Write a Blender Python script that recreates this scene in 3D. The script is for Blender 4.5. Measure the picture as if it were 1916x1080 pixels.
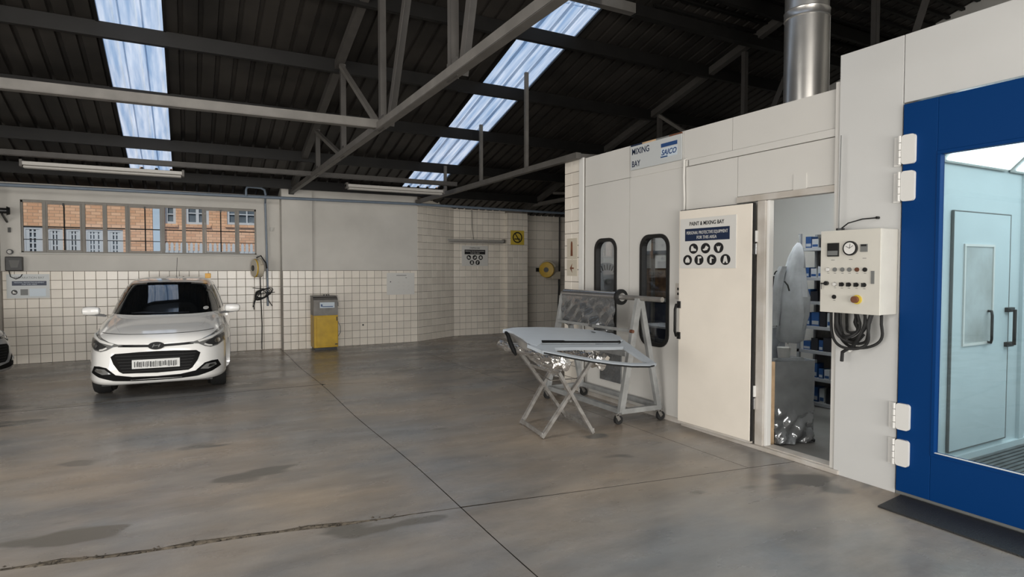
import bpy, bmesh, math, random
from mathutils import Vector, Matrix
from mathutils.bvhtree import BVHTree
from mathutils.geometry import tessellate_polygon
random.seed(7)
R = math.radians
S = bpy.context.scene
COL = S.collection
for o in list(bpy.data.objects): bpy.data.objects.remove(o)

# ------------------------------------------------------------------ camera
cam_d = bpy.data.cameras.new('camera'); cam_d.sensor_width = 36; cam_d.lens = 1127 / 1916 * 36
cam = bpy.data.objects.new('camera', cam_d); COL.objects.link(cam)
cam.location = (0, 0, 1.6); cam.rotation_euler = (R(90 - 1.93), 0, R(-28.3)); cam_d.clip_end = 300
S.camera = cam
# ------------------------------------------------------------------ exposure
S.view_settings.view_transform = 'Standard'; S.view_settings.look = 'None'
S.view_settings.gamma = 1; S.view_settings.exposure = 0.0; S.view_settings.use_curve_mapping = False
# ------------------------------------------------------------------ world: plain daylight sky
W = bpy.data.worlds.new('world'); S.world = W; W.use_nodes = True
wn = W.node_tree.nodes; wl = W.node_tree.links; wn.clear()
wo = wn.new('ShaderNodeOutputWorld'); wb = wn.new('ShaderNodeBackground'); wr = wn.new('ShaderNodeValToRGB')
wt = wn.new('ShaderNodeTexCoord'); ws = wn.new('ShaderNodeSeparateXYZ')
wl.new(wt.outputs['Generated'], ws.inputs[0]); wl.new(ws.outputs['Z'], wr.inputs[0]); wl.new(wr.outputs[0], wb.inputs[0]); wl.new(wb.outputs[0], wo.inputs[0])
wr.color_ramp.elements[0].color = (.62, .74, .88, 1); wr.color_ramp.elements[0].position = 0.0
wr.color_ramp.elements[1].color = (.36, .56, .90, 1); wr.color_ramp.elements[1].position = 0.7
wb.inputs[1].default_value = 0.72
# ------------------------------------------------------------------ sun, the daylight of the two open doors, added overhead fill
sd = bpy.data.lights.new('sun', 'SUN'); sd.energy = 2.8; sd.angle = R(1.5); sd.color = (1, .93, .82)
so = bpy.data.objects.new('sun', sd); COL.objects.link(so)
so.rotation_euler = Vector((0.35, 0.62, -0.72)).to_track_quat('-Z', 'Y').to_euler()
def area(name, loc, d, sx, sy, power, color=(1, 1, 1)):
    l = bpy.data.lights.new(name, 'AREA'); l.shape = 'RECTANGLE'; l.size = sx; l.size_y = sy; l.energy = power; l.color = color
    o = bpy.data.objects.new(name, l); COL.objects.link(o); o.location = loc
    o.rotation_euler = Vector(d).to_track_quat('-Z', 'Y').to_euler()
    return o
area('daylight_rear_door', (0.5, -6.3, 1.05), (0, 1, .03), 8.5, 1.9, 860, (1, .965, .91))
area('high_bay_lamps', (0.2, -2.2, 4.9), (.05, .75, -.65), 6.0, 1.6, 120, (1, .955, .90))  # unseen lamp added overhead to fill the hall with light
area('high_bay_lamps_middle', (-.8, 3.6, 4.75), (-.1, .45, -.85), 3.6, 1.4, 115, (1, .97, .93))  # unseen lamp added above to brighten the car bonnet and middle floor
area('daylight_side_door', (-6.8, 1.5, 1.8), (1, .1, -.02), 7.0, 3.0, 400, (1, .955, .89))

# ------------------------------------------------------------------ materials
def mat(name, color, rough=.5, metal=0., var=0., scale=8., bump=0., bscale=40., color2=None, spec=.5, coat=0., rnd=0., trans=0., ior=1.45, alpha=1., emit=None, estr=0., detail=4, roughvar=0.):
    m = bpy.data.materials.new(name); m.use_nodes = True
    nt = m.node_tree; b = nt.nodes['Principled BSDF']; L = nt.links
    c = (*color, 1)
    b.inputs['Base Color'].default_value = c; b.inputs['Roughness'].default_value = rough; b.inputs['Metallic'].default_value = metal
    b.inputs['Specular IOR Level'].default_value = spec; b.inputs['Coat Weight'].default_value = coat; b.inputs['IOR'].default_value = ior
    b.inputs['Transmission Weight'].default_value = trans; b.inputs['Alpha'].default_value = alpha
    if emit: b.inputs['Emission Color'].default_value = (*emit, 1); b.inputs['Emission Strength'].default_value = estr
    tc = nt.nodes.new('ShaderNodeTexCoord'); cur = None
    if var > 0 or color2 or roughvar:
        n = nt.nodes.new('ShaderNodeTexNoise'); n.inputs['Scale'].default_value = scale; n.inputs['Detail'].default_value = detail
        L.new(tc.outputs['Object'], n.inputs['Vector'])
        if var > 0 or color2:
            r = nt.nodes.new('ShaderNodeMix'); r.data_type = 'RGBA'
            c2 = color2 or tuple(max(0, x * (1 - var)) for x in color)
            c1 = color if color2 else tuple(min(1, x * (1 + var * .5)) for x in color)
            r.inputs[6].default_value = (*c1, 1); r.inputs[7].default_value = (*c2, 1)
            mr = nt.nodes.new('ShaderNodeMapRange'); mr.inputs[1].default_value = .35; mr.inputs[2].default_value = .65
            L.new(n.outputs[0], mr.inputs[0]); L.new(mr.outputs[0], r.inputs[0]); cur = r.outputs[2]
        if roughvar:
            rr = nt.nodes.new('ShaderNodeMapRange'); rr.inputs[1].default_value = .3; rr.inputs[2].default_value = .7
            rr.inputs[3].default_value = max(.02, rough - roughvar); rr.inputs[4].default_value = rough + roughvar
            L.new(n.outputs[0], rr.inputs[0]); L.new(rr.outputs[0], b.inputs['Roughness'])
    if rnd > 0:
        oi = nt.nodes.new('ShaderNodeObjectInfo'); mr = nt.nodes.new('ShaderNodeMapRange'); mr.inputs[3].default_value = 1 - rnd; mr.inputs[4].default_value = 1
        L.new(oi.outputs['Random'], mr.inputs[0])
        vm = nt.nodes.new('ShaderNodeVectorMath'); vm.operation = 'SCALE'
        if cur: L.new(cur, vm.inputs[0])
        else: vm.inputs[0].default_value = color
        L.new(mr.outputs[0], vm.inputs['Scale']); cur = vm.outputs[0]
    if cur: L.new(cur, b.inputs['Base Color'])
    if bump > 0:
        n2 = nt.nodes.new('ShaderNodeTexNoise'); n2.inputs['Scale'].default_value = bscale; n2.inputs['Detail'].default_value = 3
        L.new(tc.outputs['Object'], n2.inputs['Vector'])
        bp = nt.nodes.new('ShaderNodeBump'); bp.inputs['Strength'].default_value = bump; bp.inputs['Distance'].default_value = .01
        L.new(n2.outputs[0], bp.inputs['Height']); L.new(bp.outputs[0], b.inputs['Normal'])
    return m
M = {}
M['plaster'] = mat('plaster', (.55, .53, .49), .7, var=.08, scale=1.5, bump=.08, bscale=30)
M['plaster_grey'] = mat('plaster_grey', (.50, .49, .46), .7, var=.08, scale=1.5)
M['tile'] = mat('tile', (.82, .76, .67), .22, rnd=.12, var=.04, scale=5)
M['grout'] = mat('grout', (.22, .195, .165), .9, var=.2, scale=6)
M['booth'] = mat('booth_white', (.62, .605, .57), .30, var=.03, scale=1.2)
M['booth_gap'] = mat('booth_gap', (.16, .155, .14), .8)
M['booth_gloss'] = mat('booth_gloss', (.60, .60, .585), .16, var=.03, scale=1.0)
M['leaf'] = mat('door_leaf', (.78, .72, .63), .42, var=.05, scale=2.0)
M['alu'] = mat('worn_white_metal', (.52, .49, .45), .45, color2=(.42, .38, .33), scale=5, roughvar=.1)
M['blue'] = mat('blue_paint', (.0005, .034, .145), .5, spec=.12, bump=.02, bscale=200)
M['inner'] = mat('booth_inner', (.56, .635, .655), .35, var=.04, scale=2)
M['roof'] = mat('roof_sheet', (.036, .032, .028), .5, metal=.3, color2=(.016, .0145, .013), scale=1.6, detail=6)
M['steel_dark'] = mat('dark_steel', (.008, .0075, .007), .5, spec=.22, var=.2, scale=4)
M['steel'] = mat('grey_steel', (.055, .051, .047), .5, spec=.3, var=.15, scale=5)
M['steel_lt'] = mat('light_grey_steel', (.105, .098, .089), .5, spec=.3, var=.15, scale=5)
M['window_steel'] = mat('window_steel', (.23, .215, .19), .5, var=.1, scale=6)
M['black'] = mat('black_plastic', (.012, .012, .012), .38, var=.2, scale=10)
M['rubber'] = mat('rubber', (.015, .015, .015), .7, bump=.2, bscale=150)
M['mat'] = mat('rubber_mat', (.022, .023, .024), .55, bump=.5, bscale=120)
M['rack'] = mat('rack_paint', (.27, .275, .27), .45, var=.2, scale=8)
M['stand'] = mat('stand_paint', (.27, .26, .245), .45, color2=(.17, .155, .14), scale=18)
M['primer'] = mat('grey_primer', (.33, .36, .39), .38, var=.05, scale=4)
M['foil'] = mat('crumpled_foil', (.72, .70, .67), .22, metal=.9, bump=1.0, bscale=26, var=.1)
M['film'] = mat('masking_film', (.30, .31, .32), .16, metal=.75, bump=.9, bscale=12, var=.2, scale=6)
M['chrome'] = mat('chrome', (.75, .75, .75), .12, metal=1)
M['stainless'] = mat('stainless', (.72, .70, .66), .30, metal=.85, var=.08, scale=3)
M['car'] = mat('white_car_paint', (.86, .85, .82), .10, coat=1.0, spec=.5)
M['car2'] = mat('silver_car_paint', (.36, .365, .37), .22, metal=.5, coat=.5)
M['glass_dark'] = mat('tinted_glass', (.004, .005, .006), .03, spec=.8, ior=2.0)
M['grille'] = mat('grille_black', (.005, .005, .005), .6, spec=.15)
M['lamp_glass'] = mat('headlamp_glass', (.16, .16, .155), .08, spec=.8, coat=1)
M['lamp_dark'] = mat('lamp_dark', (.035, .035, .035), .2, spec=.7)
M['black_gloss'] = mat('black_gloss', (.007, .007, .007), .35, spec=.2)
M['plate'] = mat('plate_white', (.62, .62, .60), .4)
M['sign'] = mat('sign_white', (.62, .61, .58), .35)
M['sign_grey'] = mat('sign_grey', (.52, .54, .54), .35)
M['navy'] = mat('print_navy', (.012, .022, .055), .4)
M['print_black'] = mat('print_black', (.012, .012, .013), .45)
M['print_blue'] = mat('print_blue', (.025, .07, .20), .4)
M['logo_light'] = mat('print_light', (.55, .62, .68), .4)
M['yellow'] = mat('yellow_paint', (.58, .36, .015), .4, var=.15, scale=6)
M['sign_yellow'] = mat('sign_yellow', (.62, .46, .06), .45)
M['cab_grey'] = mat('cabinet_grey', (.19, .18, .165), .45, metal=.2, var=.25, scale=6)
M['rust'] = mat('rusty_base', (.16, .06, .03), .7, var=.4, scale=10)
M['cream'] = mat('cream_plastic', (.52, .47, .38), .45)
M['ctrl'] = mat('control_beige', (.60, .58, .52), .4, var=.03)
M['grey_plastic'] = mat('grey_plastic', (.16, .165, .16), .45)
M['white_plastic'] = mat('white_plastic', (.70, .69, .66), .35)
M['wood'] = mat('bare_wood', (.58, .40, .24), .6, var=.2, scale=10)
M['cloth'] = mat('white_coverall_cloth', (.50, .52, .54), .85, var=.15, scale=6, bump=.4, bscale=14)
M['shelf'] = mat('shelf_grey', (.30, .31, .32), .5)
M['box_blue'] = mat('carton_blue', (.02, .07, .20), .5, rnd=.3)
M['box_white'] = mat('carton_white', (.42, .44, .46), .5, rnd=.3)
M['box_dark'] = mat('carton_dark', (.02, .02, .025), .5, rnd=.3)
M['orange'] = mat('orange_plastic', (.60, .30, .02), .4)
M['conduit'] = mat('conduit_blue_grey', (.16, .20, .25), .4, var=.1)
M['white_paint'] = mat('white_paint', (.55, .57, .60), .5)
M['inner_floor'] = mat('inner_floor', (.20, .195, .185), .55, var=.2, scale=2, bump=.1)
M['brown'] = mat('brown_stock', (.20, .11, .055), .6, color2=(.10, .055, .03), scale=14)
M['grate'] = mat('floor_grate', (.10, .105, .105), .5, var=.3, scale=12)
M['asphalt'] = mat('asphalt', (.12, .12, .12), .9, var=.2, scale=3)
M['tube'] = mat('lamp_tube_off', (.36, .345, .32), .35)
M['tube_lit'] = mat('lamp_tube_lit', (.8, .9, .95), .4, emit=(.85, .97, 1.0), estr=2.2)
M['pane_far'] = mat('far_window_glass', (.14, .17, .20), .12, var=.3, scale=1.5)
def glass_mat(name, tint, refl=.10, rough=.02):
    m = bpy.data.materials.new(name); m.use_nodes = True; nt = m.node_tree; nt.nodes.clear(); L = nt.links
    o = nt.nodes.new('ShaderNodeOutputMaterial'); t = nt.nodes.new('ShaderNodeBsdfTransparent'); g = nt.nodes.new('ShaderNodeBsdfGlossy')
    f = nt.nodes.new('ShaderNodeFresnel'); ge = nt.nodes.new('ShaderNodeNewGeometry'); mi = nt.nodes.new('ShaderNodeMapRange'); mi.inputs[3].default_value = 1.5; mi.inputs[4].default_value = 1 / 1.5; L.new(ge.outputs['Backfacing'], mi.inputs[0]); L.new(mi.outputs[0], f.inputs[0]); mx = nt.nodes.new('ShaderNodeMixShader')
    a = nt.nodes.new('ShaderNodeMath'); a.operation = 'ADD'; a.inputs[1].default_value = refl
    t.inputs[0].default_value = (*tint, 1); g.inputs['Roughness'].default_value = rough
    L.new(f.outputs[0], a.inputs[0]); L.new(a.outputs[0], mx.inputs[0]); L.new(t.outputs[0], mx.inputs[1]); L.new(g.outputs[0], mx.inputs[2]); L.new(mx.outputs[0], o.inputs[0])
    return m
M['glass'] = glass_mat('window_glass', (.93, .95, .95), 0.0)
M['glass_booth'] = glass_mat('booth_glass', (.86, .91, .92), .03)
M['glass_mix'] = glass_mat('mixing_glass', (.86, .87, .88), .06)
def skylight_mat():
    m = bpy.data.materials.new('skylight_fibreglass'); m.use_nodes = True; nt = m.node_tree; nt.nodes.clear(); L = nt.links
    o = nt.nodes.new('ShaderNodeOutputMaterial'); t = nt.nodes.new('ShaderNodeBsdfTranslucent'); p = nt.nodes.new('ShaderNodeBsdfTransparent')
    g = nt.nodes.new('ShaderNodeBsdfGlossy'); g.inputs['Roughness'].default_value = .3
    mx = nt.nodes.new('ShaderNodeMixShader'); mx.inputs[0].default_value = .04; m2 = nt.nodes.new('ShaderNodeMixShader'); m2.inputs[0].default_value = .06
    tc = nt.nodes.new('ShaderNodeTexCoord'); mp = nt.nodes.new('ShaderNodeMapping'); mp.inputs['Scale'].default_value = (9, .7, 1)
    n = nt.nodes.new('ShaderNodeTexNoise'); n.inputs['Scale'].default_value = 1.6; n.inputs['Detail'].default_value = 5
    r = nt.nodes.new('ShaderNodeValToRGB'); r.color_ramp.elements[0].position = .34; r.color_ramp.elements[0].color = (.42, .56, .72, 1)
    r.color_ramp.elements[1].position = .66; r.color_ramp.elements[1].color = (.96, .98, 1, 1)
    L.new(tc.outputs['Object'], mp.inputs[0]); L.new(mp.outputs[0], n.inputs['Vector']); L.new(n.outputs[0], r.inputs[0])
    L.new(r.outputs[0], t.inputs[0]); p.inputs[0].default_value = (.88, .93, 1, 1)
    L.new(t.outputs[0], mx.inputs[1]); L.new(p.outputs[0], mx.inputs[2]); L.new(mx.outputs[0], m2.inputs[1]); L.new(g.outputs[0], m2.inputs[2]); L.new(m2.outputs[0], o.inputs[0])
    return m
M['skylight'] = skylight_mat()
def brick_mat():
    m = mat('far_brick', (.60, .36, .22), .9); nt = m.node_tree; b = nt.nodes['Principled BSDF']; L = nt.links
    tc = nt.nodes.new('ShaderNodeTexCoord'); mp = nt.nodes.new('ShaderNodeMapping'); mp.inputs['Rotation'].default_value = (R(90), 0, 0)
    br = nt.nodes.new('ShaderNodeTexBrick'); br.inputs['Scale'].default_value = 1; br.inputs['Brick Width'].default_value = .23; br.inputs['Row Height'].default_value = .085
    br.inputs['Mortar Size'].default_value = .007; br.inputs['Color1'].default_value = (.82, .50, .32, 1); br.inputs['Color2'].default_value = (.66, .36, .21, 1); br.inputs['Mortar'].default_value = (.40, .26, .17, 1)
    L.new(tc.outputs['Object'], mp.inputs[0]); L.new(mp.outputs[0], br.inputs['Vector']); L.new(br.outputs[0], b.inputs['Base Color'])
    return m
M['brick'] = brick_mat()
def floor_mat():
    m = mat('polished_concrete', (.2, .18, .16), .35); nt = m.node_tree; b = nt.nodes['Principled BSDF']; L = nt.links
    geo = nt.nodes.new('ShaderNodeNewGeometry')
    def noise(scale, detail, sx=1, sy=1, rough=.55):
        mp = nt.nodes.new('ShaderNodeMapping'); mp.inputs['Scale'].default_value = (sx, sy, 1); L.new(geo.outputs['Position'], mp.inputs[0])
        n = nt.nodes.new('ShaderNodeTexNoise'); n.inputs['Scale'].default_value = scale; n.inputs['Detail'].default_value = detail; n.inputs['Roughness'].default_value = rough
        L.new(mp.outputs[0], n.inputs['Vector']); return n.outputs[0]
    r = nt.nodes.new('ShaderNodeValToRGB'); L.new(noise(.55, 6, .8, 1.2), r.inputs[0])
    e = r.color_ramp.elements; e[0].position = .36; e[0].color = (.215, .22, .225, 1); e[1].position = .62; e[1].color = (.345, .285, .225, 1)
    r2 = nt.nodes.new('ShaderNodeValToRGB'); L.new(noise(2.4, 8, .55, 1.5, .65), r2.inputs[0]); e = r2.color_ramp.elements
    e[0].position = .30; e[0].color = (.72, .72, .72, 1); e[1].position = .70; e[1].color = (1.12, 1.12, 1.12, 1)
    mx = nt.nodes.new('ShaderNodeMix'); mx.data_type = 'RGBA'; mx.blend_type = 'MULTIPLY'; mx.inputs[0].default_value = 1; L.new(r.outputs[0], mx.inputs[6]); L.new(r2.outputs[0], mx.inputs[7])
    # oil stains and pale scuffs
    st = nt.nodes.new('ShaderNodeMapRange'); st.inputs[1].default_value = .635; st.inputs[2].default_value = .66; L.new(noise(1.15, 3, .7, 1.35, .45), st.inputs[0])
    mx2 = nt.nodes.new('ShaderNodeMix'); mx2.data_type = 'RGBA'; L.new(st.outputs[0], mx2.inputs[0]); L.new(mx.outputs[2], mx2.inputs[6]); mx2.inputs[7].default_value = (.15, .14, .125, 1)
    sc = nt.nodes.new('ShaderNodeMapRange'); sc.inputs[1].default_value = .735; sc.inputs[2].default_value = .77; L.new(noise(3.1, 6, .5, 1.6, .6), sc.inputs[0])
    mx3 = nt.nodes.new('ShaderNodeMix'); mx3.data_type = 'RGBA'; L.new(sc.outputs[0], mx3.inputs[0]); L.new(mx2.outputs[2], mx3.inputs[6]); mx3.inputs[7].default_value = (.50, .45, .38, 1)
    L.new(mx3.outputs[2], b.inputs['Base Color'])
    rr = nt.nodes.new('ShaderNodeMapRange'); rr.inputs[1].default_value = .3; rr.inputs[2].default_value = .7; rr.inputs[3].default_value = .16; rr.inputs[4].default_value = .40
    L.new(noise(1.3, 6, .6, 1.4), rr.inputs[0]); L.new(rr.outputs[0], b.inputs['Roughness'])
    bp = nt.nodes.new('ShaderNodeBump'); bp.inputs['Strength'].default_value = .22; bp.inputs['Distance'].default_value = .006; L.new(noise(22, 6), bp.inputs['Height']); L.new(bp.outputs[0], b.inputs['Normal'])
    return m
M['floor'] = floor_mat()
M['seal'] = mat('joint_sealant', (.018, .016, .014), .9, spec=.1)
M['crack_fill2'] = mat('joint_dirt', (.075, .062, .048), .95, color2=(.21, .175, .13), scale=25, bump=.7, bscale=70)
M['crack'] = mat('crack_fill', (.045, .04, .034), .95, spec=.1, color2=(.10, .085, .068), scale=12, bump=.6, bscale=60)

# ------------------------------------------------------------------ mesh helpers
WL = {}
def wloc(p):
    return WL.get(p.name, Vector((0, 0, 0))) if p else Vector((0, 0, 0))
def tag(o, label=None, cat=None, group=None, kind=None):
    if label: o['label'] = label
    if cat: o['category'] = cat
    if group: o['group'] = group
    if kind: o['kind'] = kind
    return o
def thing(name, loc, label, cat, group=None, kind=None):
    o = bpy.data.objects.new(name, None); COL.objects.link(o); o.location = loc; o.empty_display_size = .1
    WL[o.name] = Vector(loc); return tag(o, label, cat, group, kind)
def sub(name, parent, loc, label=None):
    o = thing(name, loc, label, None); o.parent = parent; o.location = Vector(loc) - wloc(parent); return o
class MB:
    def __init__(s): s.v = []; s.f = []
    def add(s, vs, fs):
        k = len(s.v); s.v += [Vector(v) for v in vs]; s.f += [tuple(i + k for i in f) for f in fs]; return s
    def box(s, x0, x1, y0, y1, z0, z1):
        x0, x1 = min(x0, x1), max(x0, x1); y0, y1 = min(y0, y1), max(y0, y1); z0, z1 = min(z0, z1), max(z0, z1)
        return s.add([(x0, y0, z0), (x1, y0, z0), (x1, y1, z0), (x0, y1, z0), (x0, y0, z1), (x1, y0, z1), (x1, y1, z1), (x0, y1, z1)],
                     [(0, 3, 2, 1), (4, 5, 6, 7), (0, 1, 5, 4), (1, 2, 6, 5), (2, 3, 7, 6), (3, 0, 4, 7)])
    def bar(s, p, q, w, h, up=(0, 0, 1)):
        p = Vector(p); q = Vector(q); d = (q - p).normalized(); u = Vector(up)
        if abs(d.dot(u)) > .98: u = Vector((0, 1, 0))
        a = d.cross(u).normalized(); b = a.cross(d).normalized(); a *= w / 2; b *= h / 2
        vs = [c + i * a + j * b for c in (p, q) for i, j in ((-1, -1), (1, -1), (1, 1), (-1, 1))]
        return s.add(vs, [(0, 1, 2, 3), (7, 6, 5, 4), (0, 4, 5, 1), (1, 5, 6, 2), (2, 6, 7, 3), (3, 7, 4, 0)])
    def angle(s, p, q, w, up=(0, 0, 1), t=.006):   # L-section: two thin flanges
        p = Vector(p); q = Vector(q); d = (q - p).normalized(); u = Vector(up)
        a = d.cross(u).normalized(); b = a.cross(d).normalized()
        s.bar(p, q, w, t, up); o = a * (w / 2 - t / 2) + b * (w / 2)
        return s.bar(p + o, q + o, t, w, up)
    def tube(s, pts, r, n=8, close=False, caps=True):
        pts = [Vector(p) for p in pts]; m = len(pts); ring = []; up = Vector((0, 0, 1)); k0 = len(s.v); prev = None
        for i, p in enumerate(pts):
            if close: d = (pts[(i + 1) % m] - pts[i - 1]).normalized()
            else: d = (pts[min(i + 1, m - 1)] - pts[max(i - 1, 0)]).normalized()
            if prev is None:
                a = d.cross(up if abs(d.dot(up)) < .95 else Vector((1, 0, 0))).normalized()
            else:
                a = (prev - d * prev.dot(d)).normalized()
            prev = a; b = d.cross(a)
            rr = r[i] if isinstance(r, (list, tuple)) else r
            for j in range(n):
                t = 2 * math.pi * j / n; s.v.append(p + a * math.cos(t) * rr + b * math.sin(t) * rr)
        mm = m if close else m - 1
        for i in range(mm):
            for j in range(n):
                i2 = (i + 1) % m
                s.f.append((k0 + i * n + j, k0 + i * n + (j + 1) % n, k0 + i2 * n + (j + 1) % n, k0 + i2 * n + j))
        if not close and caps:
            s.f.append(tuple(k0 + j for j in range(n))[::-1]); s.f.append(tuple(k0 + (m - 1) * n + j for j in range(n)))
        return s
    def cyl(s, p, q, r, n=16, r2=None):
        return s.tube([p, q], [r, r if r2 is None else r2], n)
    def prism(s, pts, d):
        pts = [Vector(p) for p in pts]; d = Vector(d); n = len(pts)
        tri = tessellate_polygon([pts])
        k = len(s.v); s.v += pts + [p + d for p in pts]
        for t in tri: s.f.append(tuple(k + i for i in t)); s.f.append(tuple(k + n + i for i in t)[::-1])
        for i in range(n): j = (i + 1) % n; s.f.append((k + i, k + j, k + n + j, k + n + i))
        return s
    def lathe(s, c, axis, prof, n=24):   # prof: (distance along axis, radius)
        c = Vector(c); ax = Vector(axis).normalized(); a = ax.cross(Vector((0, 0, 1)) if abs(ax.z) < .9 else Vector((1, 0, 0))).normalized(); b = ax.cross(a); k = len(s.v); m = len(prof)
        for t, r_ in prof:
            for j in range(n): th = 2 * math.pi * j / n; s.v.append(c + ax * t + (a * math.cos(th) + b * math.sin(th)) * max(r_, .0005))
        for i in range(m - 1):
            for j in range(n): s.f.append((k + i * n + j, k + i * n + (j + 1) % n, k + (i + 1) * n + (j + 1) % n, k + (i + 1) * n + j))
        s.f.append(tuple(k + j for j in range(n))[::-1]); s.f.append(tuple(k + (m - 1) * n + j for j in range(n))); return s
    def build(s, name, m, parent=None, loc=None, smooth=False, bevel=0, kind=None, label=None):
        base = Vector(loc) if loc is not None else wloc(parent)
        me = bpy.data.meshes.new(name); me.from_pydata([v - base for v in s.v], [], s.f); me.update()
        bm = bmesh.new(); bm.from_mesh(me)
        bmesh.ops.recalc_face_normals(bm, faces=bm.faces)
        if bevel > 0: bmesh.ops.bevel(bm, geom=[e for e in bm.edges if e.is_manifold and e.calc_face_angle(0) > .6], offset=bevel, segments=2, affect='EDGES', profile=.6)
        bm.to_mesh(me); bm.free()
        if smooth:
            for p in me.polygons: p.use_smooth = True
            me.set_sharp_from_angle(angle=R(40))
        me.materials.append(m)
        o = bpy.data.objects.new(name, me); COL.objects.link(o)
        if parent: o.parent = parent; o.location = base - wloc(parent)
        else: o.location = base
        WL[o.name] = base
        if kind: o['kind'] = kind
        if label: o['label'] = label
        return o
def boxo(name, m, parent, b, **k): return MB().box(*b).build(name, m, parent, **k)
# frames for flat things on walls: origin, right, up, outward normal
class FR:
    def __init__(s, o, ex, n): s.o = Vector(o); s.ex = Vector(ex).normalized(); s.ey = Vector((0, 0, 1)); s.n = Vector(n).normalized()
    def P(s, u, v, d=0): return s.o + s.ex * u + s.ey * v + s.n * d
    def box(s, mb, u0, u1, v0, v1, d0, d1):
        vs = [s.P(u, v, d) for d in (d0, d1) for u, v in ((u0, v0), (u1, v0), (u1, v1), (u0, v1))]
        return mb.add(vs, [(0, 1, 2, 3), (7, 6, 5, 4), (0, 4, 5, 1), (1, 5, 6, 2), (2, 6, 7, 3), (3, 7, 4, 0)])
    def poly(s, mb, pts, d0, d1): return mb.prism([s.P(u, v, d0) for u, v in pts], s.n * (d1 - d0))
    def disc(s, mb, u, v, r, d0, d1, n=24, rv=None):
        rv = rv or r
        return s.poly(mb, [(u + r * math.cos(2 * math.pi * i / n), v + rv * math.sin(2 * math.pi * i / n)) for i in range(n)], d0, d1)
    def frame(s, mb, u0, u1, v0, v1, w, d0, d1):
        s.box(mb, u0, u1, v0, v0 + w, d0, d1); s.box(mb, u0, u1, v1 - w, v1, d0, d1); s.box(mb, u0, u0 + w, v0 + w, v1 - w, d0, d1); s.box(mb, u1 - w, u1, v0 + w, v1 - w, d0, d1); return mb
    def text(s, txt, u, v, h, d, m, parent, name='lettering', width=None, align='LEFT', shear=0, bold=.0):
        c = bpy.data.curves.new(name, 'FONT'); c.body = txt; c.size = h / .70; c.align_x = align; c.extrude = .0006; c.shear = shear; c.offset = bold; c.resolution_u = 3
        o = bpy.data.objects.new('tmp', c); COL.objects.link(o); dg = bpy.context.evaluated_depsgraph_get()
        me = bpy.data.meshes.new_from_object(o.evaluated_get(dg)); bpy.data.objects.remove(o)
        xs = [q.co.x for q in me.vertices]; sx = 1
        if width: sx = width / (max(xs) - min(xs))
        me.transform(Matrix.Diagonal((sx, 1, 1, 1)))
        mt = Matrix((( *s.ex[:1], s.ey[0], s.n[0], 0), (s.ex[1], s.ey[1], s.n[1], 0), (s.ex[2], s.ey[2], s.n[2], 0), (0, 0, 0, 1)))
        me.transform(mt); me.materials.clear(); me.materials.append(m)
        ob = bpy.data.objects.new(name, me); COL.objects.link(ob); ob.parent = parent; ob.location = s.P(u, v, d) - wloc(parent); return ob
def rrect(u0, u1, v0, v1, r, n=6):
    pts = []
    for cu, cv, a0 in ((u1 - r, v1 - r, 0), (u0 + r, v1 - r, 90), (u0 + r, v0 + r, 180), (u1 - r, v0 + r, 270)):
        for i in range(n + 1): a = R(a0 + 90 * i / n); pts.append((cu + r * math.cos(a), cv + r * math.sin(a)))
    return pts
def ring(mb, fr, outer, inner, d0, d1):
    n = len(outer); vs = [fr.P(u, v, d) for d in (d0, d1) for lst in (outer, inner) for u, v in lst]
    fs = []
    for i in range(n):
        j = (i + 1) % n
        fs += [(i, j, n + j, n + i), (2 * n + i, 3 * n + i, 3 * n + j, 2 * n + j), (i, 2 * n + i, 2 * n + j, j), (n + i, n + j, 3 * n + j, 3 * n + i)]
    return mb.add(vs, fs)

# ================================================================== SETTING
YB, YM, YR = 12.7, 12.5, 13.1
XW = 4.445
# ---- floor: recessed base and concrete slabs with real joints
fl = tag(MB().box(-8, 10, -7, 14.4, -.25, -.03).build('floor', M['crack']), 'grey brown polished concrete floor in large cast slabs', None, kind='structure')
def j1(x): return 3.66 - .152 * (x - 1.6)
def j2(x): return 8.43 - .30 * (x - 1.86) if x > 1.6 else 8.5
def jx(y): return 1.585 + .045 * math.sin(y * 1.7) * .3
def slab(pts):
    o = MB().prism([(x, y, -.05) for x, y in pts], (0, 0, .05)).build('slab', M['floor'], fl); o.data.materials.append(M['crack'])
    for p in o.data.polygons: p.material_index = 0 if abs(p.normal.z) > .5 else 1  # side faces coloured dark so the lit joint edges look shaded
    return o
def vline(x0, ya, yb, side, n=24): return [(jx(ya + (yb - ya) * i / n) + side * .004, ya + (yb - ya) * i / n) for i in range(n + 1)]
rj = random.Random(3)
def jag(x0, x1, f, side, rough, n=60):   # joint edge; broken towards the left
    out = []
    for i in range(n + 1):
        x = x0 + (x1 - x0) * i / n; br = max(0., min(1., (1.45 - x) / .8)) * rough
        w = .004 + br * (.012 + .030 * rj.random() * (1 if rj.random() > .3 else .3)) + (.022 * rough * max(0, math.sin(x * 9 + 1)) if x < 1.0 else 0)
        out.append((x, f(x) + side * w + (.012 * math.sin(x * 5) if x < 1.4 else 0)))
    return out
XL, XR2 = -7.9, 9.9
a = jag(XL, jx(3.66) - .004, j1, -1, .35); slab([(XL, -7), (jx(-7) - .004, -7)] + vline(0, -6.9, a[-1][1], -1)[1:-1] + a[::-1])
a = jag(XL, jx(3.66) - .004, j1, 1, 1.0); slab(a + vline(0, a[-1][1], 8.49, -1)[1:] + [(XL, 8.49)])
slab([(XL, 8.51)] + [(jx(8.51) - .004, 8.51)] + vline(0, 8.6, 12.9, -1) + [(jx(13) - .004, 14.3), (XL, 14.3)])
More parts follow.
